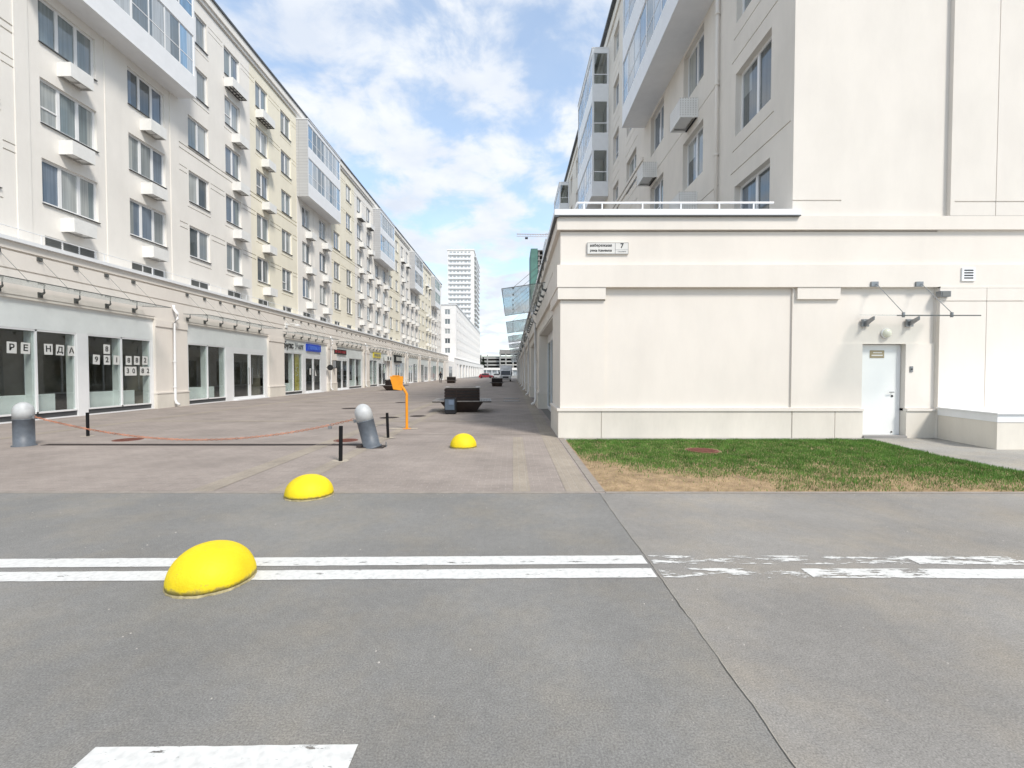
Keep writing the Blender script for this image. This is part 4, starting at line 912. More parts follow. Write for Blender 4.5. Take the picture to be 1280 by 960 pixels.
# downpipe on the side wall
mb = MB(); mb.tube([(UX - .1, 15.35, 14.9), (UX - .1, 15.35, 5.5)], .055, 10)
for z in (6.5, 8.8, 11.1, 13.4): mb.lathe([(.075, 0), (.075, .06)], (UX - .1, 15.35, z), 12); mb.box(UX - .06, UX, 15.34, 15.36, z, z + .06)
mb.lathe([(.06, 0), (.11, .1), (.11, .3)], (UX - .1, 15.35, 14.85), 12); mb.build('downpipe', 'warm', br, True)
# perforated baskets
def rbasket():
    mb = MB(); W, D, H = 1.1, .66, .7
    mb.box(D - .03, D, 0, W, 0, H); mb.box(0, D - .03, 0, .03, 0, H); mb.box(0, D - .03, W - .03, W, 0, H); mb.box(.12, D - .12, .12, W - .12, .08, H - .1, 0)
    mb.box(.02, .07, .03, W - .03, .003, .03, 1); mb.box(D - .08, D - .03, .03, W - .03, .003, .03, 0); mb.box(.1, D - .1, .03, .1, .003, .03, 0); mb.box(.1, D - .1, W - .1, W - .03, .003, .03, 0)
    for i in range(11):
        for j in range(8): mb.box(D, D + .002, .08 + i * .095, .12 + i * .095, .07 + j * .085, .11 + j * .085, 2)
    for i in range(7):
        for j in range(8):
            for yy in (-.002, W): mb.box(.07 + i * .095, .11 + i * .095, yy, yy + .002, .07 + j * .085, .11 + j * .085, 2)
    return mb.mesh('air_conditioner_basket', ['acbox', 'dark', 'perf'])
RBm = None
M['perf'] = plain('perforation', (.50, .48, .45), .8)
RBm = rbasket()
for (y, z) in ((17.9, 7.62), (17.9, 11.05), (22.7, 7.55), (22.7, 10.9), (17.9, 4.6 + 1.0)): 
    link('air_conditioner_basket', RBm, (UX, y + .3, z), br, R(180))
# street-side bays of the wing: pillars, glass, pipes, canopies
yy = 13.4; first = True
def rshop(ya, yb, parent, detail):
    xg = WX + .38
    mb = MB(); mb.box(xg, xg + .06, ya, yb, 2.9, 3.3, 0)
    n = 4; fr = .06
    for k in range(n + 1):
        u = ya + (yb - ya) * k / n; mb.box(xg - .02, xg + .05, max(ya, u - fr), min(yb, u + fr), .1, 2.9)
    mb.box(xg - .018, xg + .048, ya, yb, .02, .16); 
    so = mb.build('shop_window', 'pvc', parent)
    for k in range(n):
        p = MB(); u = ya + (yb - ya) * k / n; p.box(xg + .01, xg + .02, u + .05, u + (yb - ya) / n - .05, .15, 2.9); p.build('pane', 'shopglass', so)
    rm = MB(); rm.quad((xg + 2.5, ya, 0), (xg + 2.5, yb, 0), (xg + 2.5, yb, 3.5), (xg + 2.5, ya, 3.5)); rm.quad((xg + .1, ya, .01), (xg + 2.5, ya, .01), (xg + 2.5, yb, .01), (xg + .1, yb, .01)); rm.quad((xg + .1, ya, 3.3), (xg + 2.5, ya, 3.3), (xg + 2.5, yb, 3.3), (xg + .1, yb, 3.3))
    for u in (ya, yb): rm.quad((xg + .06, u, 0), (xg + 2.5, u, 0), (xg + 2.5, u, 3.4), (xg + .06, u, 3.4))
    rm.build('shop_interior', 'room', parent)
for k in range(11):
    ya = 13.4 + PER * k + (0 if k == 0 else 0); yb = ya + 6.9; rshop(ya, yb, br, k < 3)
    mb = MB(); mb.box(WX, WX + .5, yb, ya + PER, .72, 3.3); mb.box(WX - .05, WX + .5, yb, ya + PER, -.02, .66, 1); mb.box(WX - .075, WX + .5, yb - .02, ya + PER + .02, .66, .72); mb.build('pillar', ['beige', 'plinth'], br)
    canopy(14.5 + PER * k - .0, 14.5 + 6.8 + PER * k, WX - .06, -1, br, zb=4.45, out=1.45, dz=-.2, zt=5.25)
    o = link('downpipe', DP, (WX, yb + 1.2, 0), br, R(180))

# ramp wall
rw = thing('ramp_wall', 'low cream wall with a white metal top beside the service door', 'wall', (10.2, 9.6, 0))
def rbx(z0, z1, e, mat, name):
    mb = MB(); mb.hexa([(10.1 - e, 9.5 - e, z0), (30, 9.5 - e, z0), (30, WY - .12, z0), (10.39 - e, WY - .12, z0)], [(10.1 - e, 9.5 - e, z1), (30, 9.5 - e, z1), (30, WY - .12, z1), (10.39 - e, WY - .12, z1)]); mb.build(name, mat, rw)
rbx(-.02, .57, 0, 'plinth', 'wall_body'); rbx(.57, .74, .012, 'metalwhite', 'coping'); rbx(.74, .765, .05, 'metalwhite', 'top_sheet')

# ================================================================== STREET THINGS
def dome(x, y, d, h, label, seed):
    mb = MB(); r = d / 2; prof = []
    for k in range(15):
        a = math.pi / 2 * k / 14 * .985; prof.append((r * math.cos(a) ** .92 if k else r, .02 + (h - .02) * math.sin(a)))
    mb.lathe(prof, (x, y, 0), 48, 0, .012 )
    # chipped rim
    o = thing('parking_dome', label, 'parking bollard', (x, y, 0), 'yellow concrete half spheres')
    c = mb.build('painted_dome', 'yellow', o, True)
    rim = MB(); n = 64; vs = []; 
    for k in range(n):
        a = 2 * math.pi * k / n; j = .012 * noise.noise(Vector((math.cos(a) * 6 + seed, math.sin(a) * 6, 0))); vs.append((x + (r + .004 + j) * math.cos(a), y + (r + .004 + j) * math.sin(a), 0))
    for k in range(n):
        a = 2 * math.pi * k / n; j = .012 * noise.noise(Vector((math.cos(a) * 6 + seed, math.sin(a) * 6, 3))); vs.append((x + (r + .003) * math.cos(a), y + (r + .003) * math.sin(a), .015 + j * .8))
    for k in range(n):
        a = 2 * math.pi * k / n; vs.append((x + (r - .03) * math.cos(a), y + (r - .03) * math.sin(a), .022))
    rim.add(vs, [(k, (k + 1) % n, n + (k + 1) % n, n + k) for k in range(n)] + [(n + k, n + (k + 1) % n, 2 * n + (k + 1) % n, 2 * n + k) for k in range(n)])
    rim.build('bare_rim', 'rim', o, True)
    return o
dome(-2.325, 3.485, .60, .285, 'yellow concrete half sphere standing on the double white line', 1)
dome(-2.66, 5.92, .60, .27, 'yellow concrete half sphere at the edge of the paving, near the black post', 5)
dome(-1.06, 9.75, .57, .30, 'small looking yellow half sphere alone on the paving in front of the planter bench', 9)
# bollards
def bollard(x, y, label, tilt=0, tx=0, h=.95):
    o = thing('street_bollard', label, 'bollard', (x, y, 0), 'grey bollards with pale caps'); r = .175
    mb = MB(); mb.lathe([(r + .03, -.02), (r + .03, .02), (r, .025), (r, h - .38), (r + .006, h - .375), (r + .006, h - .36)], (0, 0, 0), 32); sub('post', mb.mesh('post', 'galv', True), o)
    mb = MB(); prof = [(r + .003, h - .359), (r + .003, h - .2)] + [((r + .003) * math.cos(math.pi / 2 * k / 8), h - .2 + .21 * math.sin(math.pi / 2 * k / 8)) for k in range(1, 9)]; prof[-1] = (.004, h + .01)
    mb.lathe(prof, (0, 0, 0), 32); sub('cap', mb.mesh('cap', 'cap', True), o)
    mb = MB(); s = 1 if tx == 0 else -1; mb.box(r * s, (r + .05) * s, -.02, .02, .6, .66); mb.tube([((r + .05) * s, 0, .60), ((r + .05) * s, 0, .67)], .025, 8); sub('chain_lug', mb.mesh('chain_lug', 'steel'), o)
    o.rotation_euler = (0, R(tilt), 0); return o
bollard(-10.72, 9.95, 'upright grey bollard with a pale cap at the left end of the chain')
b2 = bollard(-3.02, 9.75, 'leaning grey bollard with a white domed cap, at the right end of the chain', -14, 1, .95)
# torn base plate
mb = MB(); mb.box(-3.27, -2.75, 9.6, 9.95, .003, .02); mb.box(-3.33, -3.22, 9.66, 9.72, .0, .06); mb.tube([(-3.3, 9.8, .02), (-3.2, 9.8, .06)], .012, 6); o = mb.build('torn_base_plate', 'castiron'); tag(o, 'torn metal foot plate under the leaning bollard', 'base plate')
q = MB(); q.tube([(-2.72, 9.75, .0), (-2.72, 9.75, .12)], .012, 6); q.build('bolt', 'steel', o)
def bpost(x, y, h, label, tilt=0):
    o = thing('black_post', label, 'post', (x, y, 0), 'short black posts'); mb = MB(); mb.lathe([(.034, -.02), (.034, h - .006), (.028, h)], (0, 0, 0), 16); sub('post', mb.mesh('post', 'black', False), o)
    mb = MB(); rr = random.Random(int(y * 10)); pts = [(.16 * (1 + .25 * rr.uniform(-1, 1)) * math.cos(a * .628), .13 * (1 + .25 * rr.uniform(-1, 1)) * math.sin(a * .628), .006) for a in range(10)]
    mb.poly(pts); q = sub('mortar_patch', mb.mesh('mortar_patch', 'mortar'), o); o.rotation_euler = (0, R(tilt), 0)
M['mortar'] = plain('mortar', (.42, .37, .30), .9, 0, .3, .2, 12)
bpost(-10.72, 11.45, .60, 'short black post behind the chain, in front of the digits on the shop window', 0)
bpost(-3.12, 8.22, .64, 'short black post standing nearest the road, left of the leaning bollard', 1)
bpost(-3.06, 11.15, .62, 'short black post between the leaning bollard and the orange stand', -2)
# chain
def chain(p0, p1, sag, name, label, ls=.07, w_=.011):
    mb = MB(); p0, p1 = Vector(p0), Vector(p1); n = int((p1 - p0).length / (ls * .78)); pts = []
    for k in range(n + 1):
        t = k / n; p = p0.lerp(p1, t); p.z -= sag * 4 * t * (1 - t); p.z = max(p.z, .02); p.y += .02 * math.sin(t * 9); pts.append(p)
    for k in range(n):
        a, b = pts[k], pts[k + 1]; c = (a + b) / 2; d = (b - a).normalized(); side = Vector((0, 1, 0)) if k % 2 else d.cross(Vector((0, 1, 0))).normalized()
        ring = [c + d * (ls * .62) * math.cos(q * math.pi / 4) + side * .02 * math.sin(q * math.pi / 4) for q in range(8)]
        up = d.cross(side); rr = .0062; vs = []
        for q, p in enumerate(ring):
            rad = (p - c).normalized()
            for m_ in range(4): an = m_ * math.pi / 2; vs.append(p + rad * rr * math.cos(an) + up * rr * math.sin(an))
        mb.add(vs, [(q * 4 + m_, q * 4 + (m_ + 1) % 4, ((q + 1) % 8) * 4 + (m_ + 1) % 4, ((q + 1) % 8) * 4 + m_) for q in range(8) for m_ in range(4)])
    return tag(mb.build(name, 'rust'), label, 'chain')
chain((-10.49, 9.95, .64), (-3.42, 9.75, .60), .47, 'barrier_chain', 'rusty red chain sagging between the upright and the leaning bollard')
# padlock
mb = MB(); mb.box(-3.95, -3.88, 9.72, 9.75, .40, .46); mb.tube([(-3.935, 9.735, .46), (-3.935, 9.735, .49), (-3.895, 9.735, .49), (-3.895, 9.735, .46)], .006, 6); o = mb.build('padlock', 'steel'); tag(o, 'small steel padlock hanging on the chain near the leaning bollard', 'padlock')
# orange stand
o = thing('orange_stand', 'orange stand with a bent post and a tilted flat panel', 'stand', (-3.03, 13.0, 0))
mb = MB(); mb.tube([(-3.03, 13.0, 0), (-3.03, 13.0, 1.0), (-3.1, 13.0, 1.12), (-3.24, 13.0, 1.33)], .038, 10); mb.lathe([(.12, 0), (.12, .012)], (-3.03, 13, 0), 20); mb.build('bent_post', 'orange', o)
mb = MB(); cx, cz = -3.33, 1.31
def rot(u, v, a=-.12): return (cx + u * math.cos(a) - v * math.sin(a), cz + u * math.sin(a) + v * math.cos(a))
P4 = [rot(-.12, -.2), rot(.12, -.2), rot(.16, .21), rot(-.16, .2)]
P4 = [(-3.40, 1.13), (-3.20, 1.10), (-3.17, 1.50), (-3.50, 1.50)]
mb.hexa([(p[0], 12.95, p[1]) for p in P4], [(p[0] + .05, 12.99, p[1]) for p in P4]); mb.build('tilted_panel', 'orange', o)
mb = MB(); mb.box(-3.42, -3.22, 12.94, 13.0, 1.5, 1.53); mb.build('panel_clip', 'orange', o)
mb = MB(); mb.quad((-3.5, 12.85, .007), (-2.7, 12.9, .007), (-2.75, 13.15, .007), (-3.55, 13.1, .007)); mb.build('mortar_patch', 'mortar', o)
# planter benches
def bench(x, y, rz, label, W=2.4, PWd=1.42, full=True):
    o = thing('planter_bench', label, 'bench', (x, y, 0), 'planter benches on the promenade', rz)
    d = 2.0
    mb = MB(); a0, a1 = .55, .86
    mb.hexa([(-a0, -a0, .0), (a0, -a0, 0), (a0, a0, 0), (-a0, a0, 0)], [(-a1 * W / 2.4, -a1, .43), (a1 * W / 2.4, -a1, .43), (a1 * W / 2.4, a1, .43), (-a1 * W / 2.4, a1, .43)]); sub('base', mb.mesh('base', 'benchbase'), o)
    mb = MB(); n = 7; in_ = PWd / 2
    for k in range(n):
        r0 = in_ + .02 + (W / 2 - in_ - .02) * k / n; r1 = r0 + (W / 2 - in_) / n - .022
        for s in (-1, 1): mb.box(s * r0, s * r1, -1.0, 1.0, .445, .475)
    for k in range(4):
        r0 = in_ + .02 + k * .075; r1 = r0 + .055
        for s in (-1, 1): mb.box(-in_, in_, s * r0, s * r1, .446, .474)
    sub('seat', mb.mesh('seat', 'woodlight'), o)
    mb = MB(); 
    for s in (-1, 1):
        for yy in (-.8, 0, .8): mb.box(s * in_, s * (W / 2 - .02), yy - .02, yy + .02, .41, .444)
    sub('seat_rail', mb.mesh('seat_rail', 'dark'), o)
    mb = MB()
    for k in range(4):
        z0 = .49 + k * .122; z1 = z0 + .09
        for s in (-1, 1): mb.box(-in_, in_, s * in_, s * (in_ - .03), z0, z1); mb.box(s * in_, s * (in_ - .03), -in_ + .031, in_ - .031, z0, z1)
    mb.box(-.28, -.22, -in_ - .02, -in_ - .001, .46, .98)
    mb.box(-in_ + .035, in_ - .035, -in_ + .035, in_ - .035, .4, .9, 1)
    for sx_ in (-1, 1):
        for sy_ in (-1, 1): mb.box(sx_ * (in_ - .031), sx_ * (in_ - .1), sy_ * (in_ - .031), sy_ * (in_ - .1), .4, .97)
    sub('planter_box', mb.mesh('planter_box', ['wood', 'dark']), o)
    mb = MB()
    for s in (-1, 1): mb.box(-in_ - .02, in_ + .02, s * (in_ + .02), s * (in_ - .16), .985, 1.015); mb.box(s * (in_ + .02), s * (in_ - .16), -in_ + .16, in_ - .16, .985, 1.015)
    sub('planter_rim', mb.mesh('planter_rim', 'woodlight'), o)
    mb = MB(); mb.quad((-in_ + .04, -in_ + .04, .905), (in_ - .04, -in_ + .04, .905), (in_ - .04, in_ - .04, .91), (-in_ + .04, in_ - .04, .905)); sub('soil', mb.mesh('soil', 'soil'), o)
    return o
bench(-2.1, 19.1, R(4), 'dark slatted planter bench with flared seats, nearest and largest on the promenade')
bench(-10.9, 41.8, 0, 'dark planter bench behind the orange panel, near the shops', 2.3, 1.3)
bench(-9.5, 70.5, 0, 'dark planter bench far off beside the walking person', 1.7, 1.25)
bench(-1.85, 54, 0, 'dark planter bench in front of the white truck', 1.75, 1.25)
# litter bin
o = thing('litter_bin', 'small dark litter bin with a blue-grey front at the corner of the nearest bench', 'bin', (-2.42, 17.7, 0))
mb = MB(); mb.box(-2.64, -2.2, 17.55, 17.9, .03, .62); mb.box(-2.6, -2.24, 17.58, 17.87, 0, .03); mb.build('body', 'dark', o)
mb = MB(); mb.box(-2.61, -2.25, 17.535, 17.55, .17, .58); mb.build('front_panel', 'bluegrey', o)
mb = MB(); mb.box(-2.47, -2.27, 17.52, 17.535, .37, .55); mb.build('sticker', 'bluegrey2', o)
# manholes
def manhole(x, y, r, mat, label, z=.004, group='round manhole covers on the promenade'):
    mb = MB(); mb.lathe([(r, -.01), (r, .002), (r - .03, .006), (r - .04, .0)], (x, y, z), 32)
    for k in range(-4, 5):
        l = math.sqrt(max(0, (r - .06) ** 2 - (k * r / 5) ** 2))
        mb.box(x - l, x + l, y + k * r / 5 - .012, y + k * r / 5 + .012, z, z + .006)
    o = mb.build('manhole_cover', mat); tag(o, label, 'manhole cover', group)
manhole(-9.2, 10.85, .3, 'rustiron', 'rusty manhole cover under the chain at its lowest stretch')
manhole(-3.95, 10.75, .28, 'rustiron', 'reddish manhole cover just behind the black post nearest the road')
manhole(-7.3, 20.4, .36, 'castiron', 'dark manhole cover on the promenade, in line with the wide pillar')
manhole(-6.0, 24.5, .33, 'castiron', 'dark manhole cover half way between the leaning bollard and the farther bench')
manhole(-4.4, 16.2, .34, 'castiron', 'dark manhole cover left of the orange stand')
manhole(-3.5, 16.8, .3, 'castiron', 'dark manhole cover near the left seat of the closest bench')
manhole(3.75, 9.0, .3, 'rustiron', 'reddish brown cover sunk in the lawn', .066, None)
mb = MB(); mb.box(.2, .35, 20.7, 20.8, 0, .006)
# drain channel
mb = MB(); mb.box(-10.4, -3.35, 10.0, 10.16, -.03, .002, 0)
x = -10.4
while x < -3.4: mb.box(x, x + .03, 10.0, 10.16, .002, .008, 1); x += .06
mb.box(-10.4, -3.35, 9.985, 10.0, -.02, .009, 1); mb.box(-10.4, -3.35, 10.16, 10.175, -.02, .009, 1)
o = mb.build('drain_channel', ['dark', 'castiron']); tag(o, 'narrow steel drain grating across the paving below the chain', 'drain')
for k_, (xx, yy) in enumerate(((.05, 25.6), (.05, 28.2))):
    mb = MB(); mb.box(xx - .6, xx + .35, yy, yy + .4, 0.001, .008, 0)
    for q_ in range(8): mb.box(xx - .56 + q_ * .11, xx - .49 + q_ * .11, yy + .05, yy + .35, .008, .014, 1)
    tag(mb.build('floor_grating', ['dark', 'steel']), ('nearer' if k_ == 0 else 'farther') + ' of the two dark gratings beside the closest bench on its right', 'grating', 'gratings by the bench')
# debris pieces
rr = random.Random(5)

g = MB(); rr = random.Random(11)
for k in range(420):
    x = rr.uniform(-6, 8); y = rr.uniform(1.3, 6.0) if rr.random() < .7 else rr.uniform(6.1, 6.5); r = rr.uniform(.003, .009)
    if y > 6.1 and x > 1.1: y -= .35
    a0 = rr.random() * 6; g.add([(x + r * math.cos(a0 + q * 1.26) * rr.uniform(.7, 1.2), y + r * math.sin(a0 + q * 1.26), .0) for q in range(5)] + [(x, y, r * .8)], [(q, (q + 1) % 5, 5) for q in range(5)])
o = g.build('grit', 'concrete'); tag(o, 'scattered grit and small stones lying on the asphalt', 'grit', kind='stuff')
# person
def person(x, y):
    import bmesh
    V = {'pel': (0, 0, .95), 'wst': (0, 0, 1.1), 'che': (0, 0, 1.36), 'nek': (0, 0, 1.5), 'hd0': (0, -.01, 1.58), 'hd1': (0, -.01, 1.70), 'hL': (-.1, 0, .9), 'kL': (-.11, -.12, .5), 'aL': (-.11, .08, .08), 'tL': (-.11, -.1, .04),
         'hR': (.1, 0, .9), 'kR': (.11, -.02, .5), 'aR': (.11, -.1, .08), 'tR': (.12, -.27, .04), 'sL': (-.2, 0, 1.42), 'eL': (-.27, .04, 1.16), 'wL': (-.24, -.16, .98), 'sR': (.2, 0, 1.42), 'eR': (.27, .06, 1.15), 'wR': (.25, -.08, .92)}
    E = ['pel wst', 'wst che', 'che nek', 'nek hd0', 'hd0 hd1', 'pel hL', 'hL kL', 'kL aL', 'aL tL', 'pel hR', 'hR kR', 'kR aR', 'aR tR', 'che sL', 'sL eL', 'eL wL', 'che sR', 'sR eR', 'eR wR']
    rad = {'pel': .16, 'wst': .15, 'che': .18, 'nek': .07, 'hd0': .09, 'hd1': .085, 'h': .1, 'k': .065, 'a': .05, 't': .045, 's': .085, 'e': .06, 'w': .045}
    ks = list(V); me = bpy.data.meshes.new('person'); me.from_pydata([V[k] for k in ks], [tuple(ks.index(q) for q in e.split()) for e in E], [])
    o = bpy.data.objects.new('person', me); col.objects.link(o); o.location = (x, y, 0); me.materials.append(M['cloth'])
    sm = o.modifiers.new('skin', 'SKIN'); sk = me.skin_vertices[0].data if me.skin_vertices else None
    if sk is None:
        bm = bmesh.new(); bm.from_mesh(me); ly = bm.verts.layers.skin.verify(); bm.to_mesh(me); bm.free(); sk = me.skin_vertices[0].data
    for i, k in enumerate(ks):
        r = rad.get(k, rad.get(k[0], .06)); sk[i].radius = (r, r * (.7 if k in ('che', 'wst', 'pel') else 1)); sk[i].use_root = (k == 'pel')
    ss = o.modifiers.new('sub', 'SUBSURF'); ss.levels = 1; ss.render_levels = 2
    tag(o, 'person in dark clothes walking along the shops, one arm raised', 'person')
    h = MB(); h.lathe([(.06, 1.60), (.095, 1.66), (.098, 1.72), (.07, 1.78), (.02, 1.80)], (0, .01, 0), 14); q = sub('hair', h.mesh('hair', 'cloth', True), o)
    f = MB(); f.lathe([(.03, 1.57), (.078, 1.61), (.088, 1.67), (.07, 1.72)], (0, -.025, 0), 14); sub('face', f.mesh('face', 'skin', True), o)
person(-11.4, 72)

# white truck
def wheel(parent, x, y, z, r, w_):
    mb = MB(); mb.tube([(x - w_ / 2, y, z), (x + w_ / 2, y, z)], r, 18); t_ = mb.build('wheel', 'tyre', parent)
    mb = MB(); mb.tube([(x - w_ / 2 - .01, y, z), (x + w_ / 2 + .01, y, z)], r * .5, 12); mb.build('rim', 'steel', t_)
tx, ty = -1.3, 83.0
o = thing('box_truck', 'white box truck parked facing the camera near the right-hand shops', 'truck', (tx, ty, 0))
mb = MB(); mb.hexa([(tx - 1.0, ty, .45), (tx + 1.0, ty, .45), (tx + 1.0, ty + 1.9, .45), (tx - 1.0, ty + 1.9, .45)], [(tx - 1.0, ty, 1.15), (tx + 1.0, ty, 1.15), (tx + 1.0, ty + 1.9, 1.15), (tx - 1.0, ty + 1.9, 1.15)])
mb.hexa([(tx - 1.0, ty + .05, 1.15), (tx + 1.0, ty + .05, 1.15), (tx + 1.0, ty + 1.9, 1.15), (tx - 1.0, ty + 1.9, 1.15)], [(tx - .92, ty + .5, 2.1), (tx + .92, ty + .5, 2.1), (tx + .92, ty + 1.9, 2.1), (tx - .92, ty + 1.9, 2.1)]); mb.build('cab', 'vanw', o)
mb = MB(); mb.hexa([(tx - .88, ty + .02, 1.2), (tx + .88, ty + .02, 1.2), (tx + .88, ty + .2, 1.2), (tx - .88, ty + .2, 1.2)], [(tx - .82, ty + .40, 1.98), (tx + .82, ty + .40, 1.98), (tx + .82, ty + .5, 1.98), (tx - .82, ty + .5, 1.98)]); mb.build('windscreen', 'carglass', o)
mb = MB(); mb.box(tx - .55, tx + .55, ty - .03, ty, .65, .95); mb.build('grille', 'dark', o)
mb = MB(); mb.box(tx - 1.02, tx + 1.02, ty - .08, ty + .1, .35, .6); mb.build('bumper', 'greyconc', o)
for s in (-1, 1):
    mb = MB(); mb.box(tx + s * .95, tx + s * .65, ty - .02, ty + .01, .75, .95); mb.build('headlight', 'cap', o)
    mb = MB(); mb.box(tx + s * 1.05, tx + s * 1.25, ty + .2, ty + .3, 1.3, 1.75); mb.build('mirror', 'dark', o)
    wheel(o, tx + s * .85, ty + .7, .38, .38, .25); wheel(o, tx + s * .85, ty + 4.6, .38, .38, .25)
mb = MB(); mb.box(tx - 1.05, tx + 1.15, ty + 1.4, ty + 6, 1.0, 3.0); mb.box(tx - .5, tx + .5, ty + 1.2, ty + 1.4, 2.35, 2.7); mb.build('cargo_box', 'vanw', o)
# cars
def car(x, y, rz, mat, label):
    o = thing('parked_car', label, 'car', (x, y, 0), 'cars parked beyond the promenade', rz)
    mb = MB(); mb.hexa([(-.85, -2.1, .25), (.85, -2.1, .25), (.85, 2.1, .25), (-.85, 2.1, .25)], [(-.82, -2.0, .85), (.82, -2.0, .85), (.82, 2.0, .88), (-.82, 2.0, .88)])
    mb.hexa([(-.75, -1.1, .85), (.75, -1.1, .85), (.75, 1.7, .86), (-.75, 1.7, .86)], [(-.6, -.5, 1.42), (.6, -.5, 1.42), (.6, 1.1, 1.42), (-.6, 1.1, 1.42)]); sub('body', mb.mesh('body', mat), o)
    mb = MB(); mb.hexa([(-.7, -1.06, .9), (.7, -1.06, .9), (.7, -1.0, .9), (-.7, -1.0, .9)], [(-.57, -.55, 1.38), (.57, -.55, 1.38), (.57, -.5, 1.38), (-.57, -.5, 1.38)])
    for s in (-1, 1): mb.hexa([(s * .745, -.9, .92), (s * .76, -.9, .92), (s * .76, 1.4, .92), (s * .745, 1.4, .92)], [(s * .6, -.45, 1.36), (s * .625, -.45, 1.36), (s * .625, 1.0, 1.36), (s * .6, 1.0, 1.36)])
    sub('glass', mb.mesh('glass', 'carglass'), o)
    for s in (-1, 1):
        mb = MB(); mb.box(s * .78, s * .5, -2.09, -2.04, .55, .72); sub('headlight', mb.mesh('headlight', 'cap'), o)
        for yy in (-1.3, 1.3): mb = MB(); mb.tube([(s * .86, yy, .32), (s * .66, yy, .32)], .32, 14); sub('wheel', mb.mesh('wheel', 'tyre'), o)
car(-7.9, 134, R(90), 'carred', 'dark red car parked crosswise at the end of the promenade, beyond the person')
car(-4.4, 140, R(60), 'carwhite', 'pale car parked behind the dark red one, left of the truck')
car(-8.6, 150, R(15), 'carred', 'second red car, half hidden behind the crosswise dark red one')
# small red figure sign
mb = MB(); mb.box(-9.5, -9.2, 131, 131.1, 0, 1.3); o = mb.build('red_board', 'carred'); tag(o, 'narrow upright red board standing by the dark red car', 'board')

# ================================================================== FAR BUILDINGS
b3 = thing('apartment_building', 'plain white apartment block behind the long shop block, in front of the tall tower', 'building', (-16.4, 131.7, 0))
mb = MB(); holes = []
fz = [7.3 + 2.77 * i for i in range(5)]
for z in fz: holes.append((-19.6, -18.1, z, z + 1.5, .2, False))
wall_grid(mb, 131.7, -36, -16.4, 0, 21.2, holes, 'S')
hs = []; yy = 135.2; fw = []
while yy < 226:
    for z in fz: hs.append((yy, yy + 1.6, z, z + 1.5, .2, False)); fw.append((yy, z))
    yy += 3.9
wall_grid(mb, -16.4, 131.7, 229, 0, 21.2, hs, +1)
mb.quad((-36, 131.7, 21.2), (-16.4, 131.7, 21.2), (-16.4, 229, 21.2), (-36, 229, 21.2)); mb.quad((-36, 229, 0), (-16.4, 229, 0), (-16.4, 229, 21.2), (-36, 229, 21.2)); mb.quad((-36, 131.7, 0), (-36, 229, 0), (-36, 229, 21.2), (-36, 131.7, 21.2))
mb.build('wall', 'farwhite', b3)
for z in fz: put_window(b3, -19.6, 131.7 + .14, z, 1.5, 1.5, 2, R(-90), sill=False)
M['farpane'] = plain('far_pane', (.42, .45, .47), .1, 0, .5, .3, .5)
cnt = 0; sf, sp_ = MB(), MB()
for (y, z) in fw:
    st = None if cnt < 90 and y < 205 else (sf, sp_); cnt += 1
    put_window(b3, -16.54, y, z, 1.6, 1.5, 2, 0, st, sill=False, glassmat='farpane')
o = sf.build('window', 'pvc', b3); o['kind'] = 'stuff'; o = sp_.build('pane', 'farpane', o); o['kind'] = 'stuff'
mb = MB(); mb.box(-36.1, -16.2, 131.5, 229.2, 21.2, 21.45); mb.build('roof', 'metalwhite', b3)
mb = MB(); mb.box(-16.4, -15.9, 124, 250, 4.1, 5.6); mb.box(-16.4, -15.75, 124, 250, 5.6, 5.75)
yy = 124
while yy < 250: mb.box(-16.3, -15.9, yy, yy + 3, 0, 4.1); yy += 9.45
mb.box(-22, -15.95, 113, 131.5, 0, 4.6); mb.build('shop_podium', 'farwhite', b3)
mb = MB(); mb.box(-17.0, -15.94, 114.0, 120, .1, 3.2); mb.build('dark_entrance', 'carglass', b3)
# tower
b4 = thing('residential_tower', 'tall white tower block with rows of balconies at the end of the street', 'building', (-30, 266, 0))
TY, TX0, TX1, TH = 266, -37.8, -22.6, 72.5
mb = MB(); nfl = 26; fh = 2.77
mb.box(TX0, TX1, TY, TY + 38, 0, TH); mb.build('wall', 'farwhite', b4)
for i in range(nfl):
    z = TH - 2.6 - fh * i
    if z < 14: break
    q = MB(); q.box(TX0 + .8, TX1 - 1.6, TY - .6, TY - .001, z - .22, z - .05); q.box(TX0 + .8, TX1 - 1.6, TY - .65, TY - .58, z - .05, z + .95); q.build('balcony', 'metalwhite', b4)
    p = MB()
    x = TX0 + 1.2; rr = random.Random(i)
    while x < TX1 - 2.6: p.box(x, x + rr.uniform(.9, 1.6), TY - .05, TY + .01, z + .15, z + 1.95); x += 2.15
    p.build('window_row', 'farpane', b4)
    p = MB()
    for yy in (272, 281, 290, 299): p.box(TX1 - .05, TX1 + .02, yy, yy + 3.2, z + .1, z + 1.9)
    p.build('side_window_row', 'farpane', b4)
    q = MB(); q.box(TX1 + .001, TX1 + 1.0, 269, 300, z - .22, z - .05); q.box(TX1 + .95, TX1 + 1.0, 269, 300, z - .05, z + .8); q.build('side_balcony', 'metalwhite', b4)
mb = MB(); mb.box(TX0 - .3, TX1 + .3, TY - .3, TY + 38.3, TH, TH + .8); mb.build('roof', 'farwhite', b4)
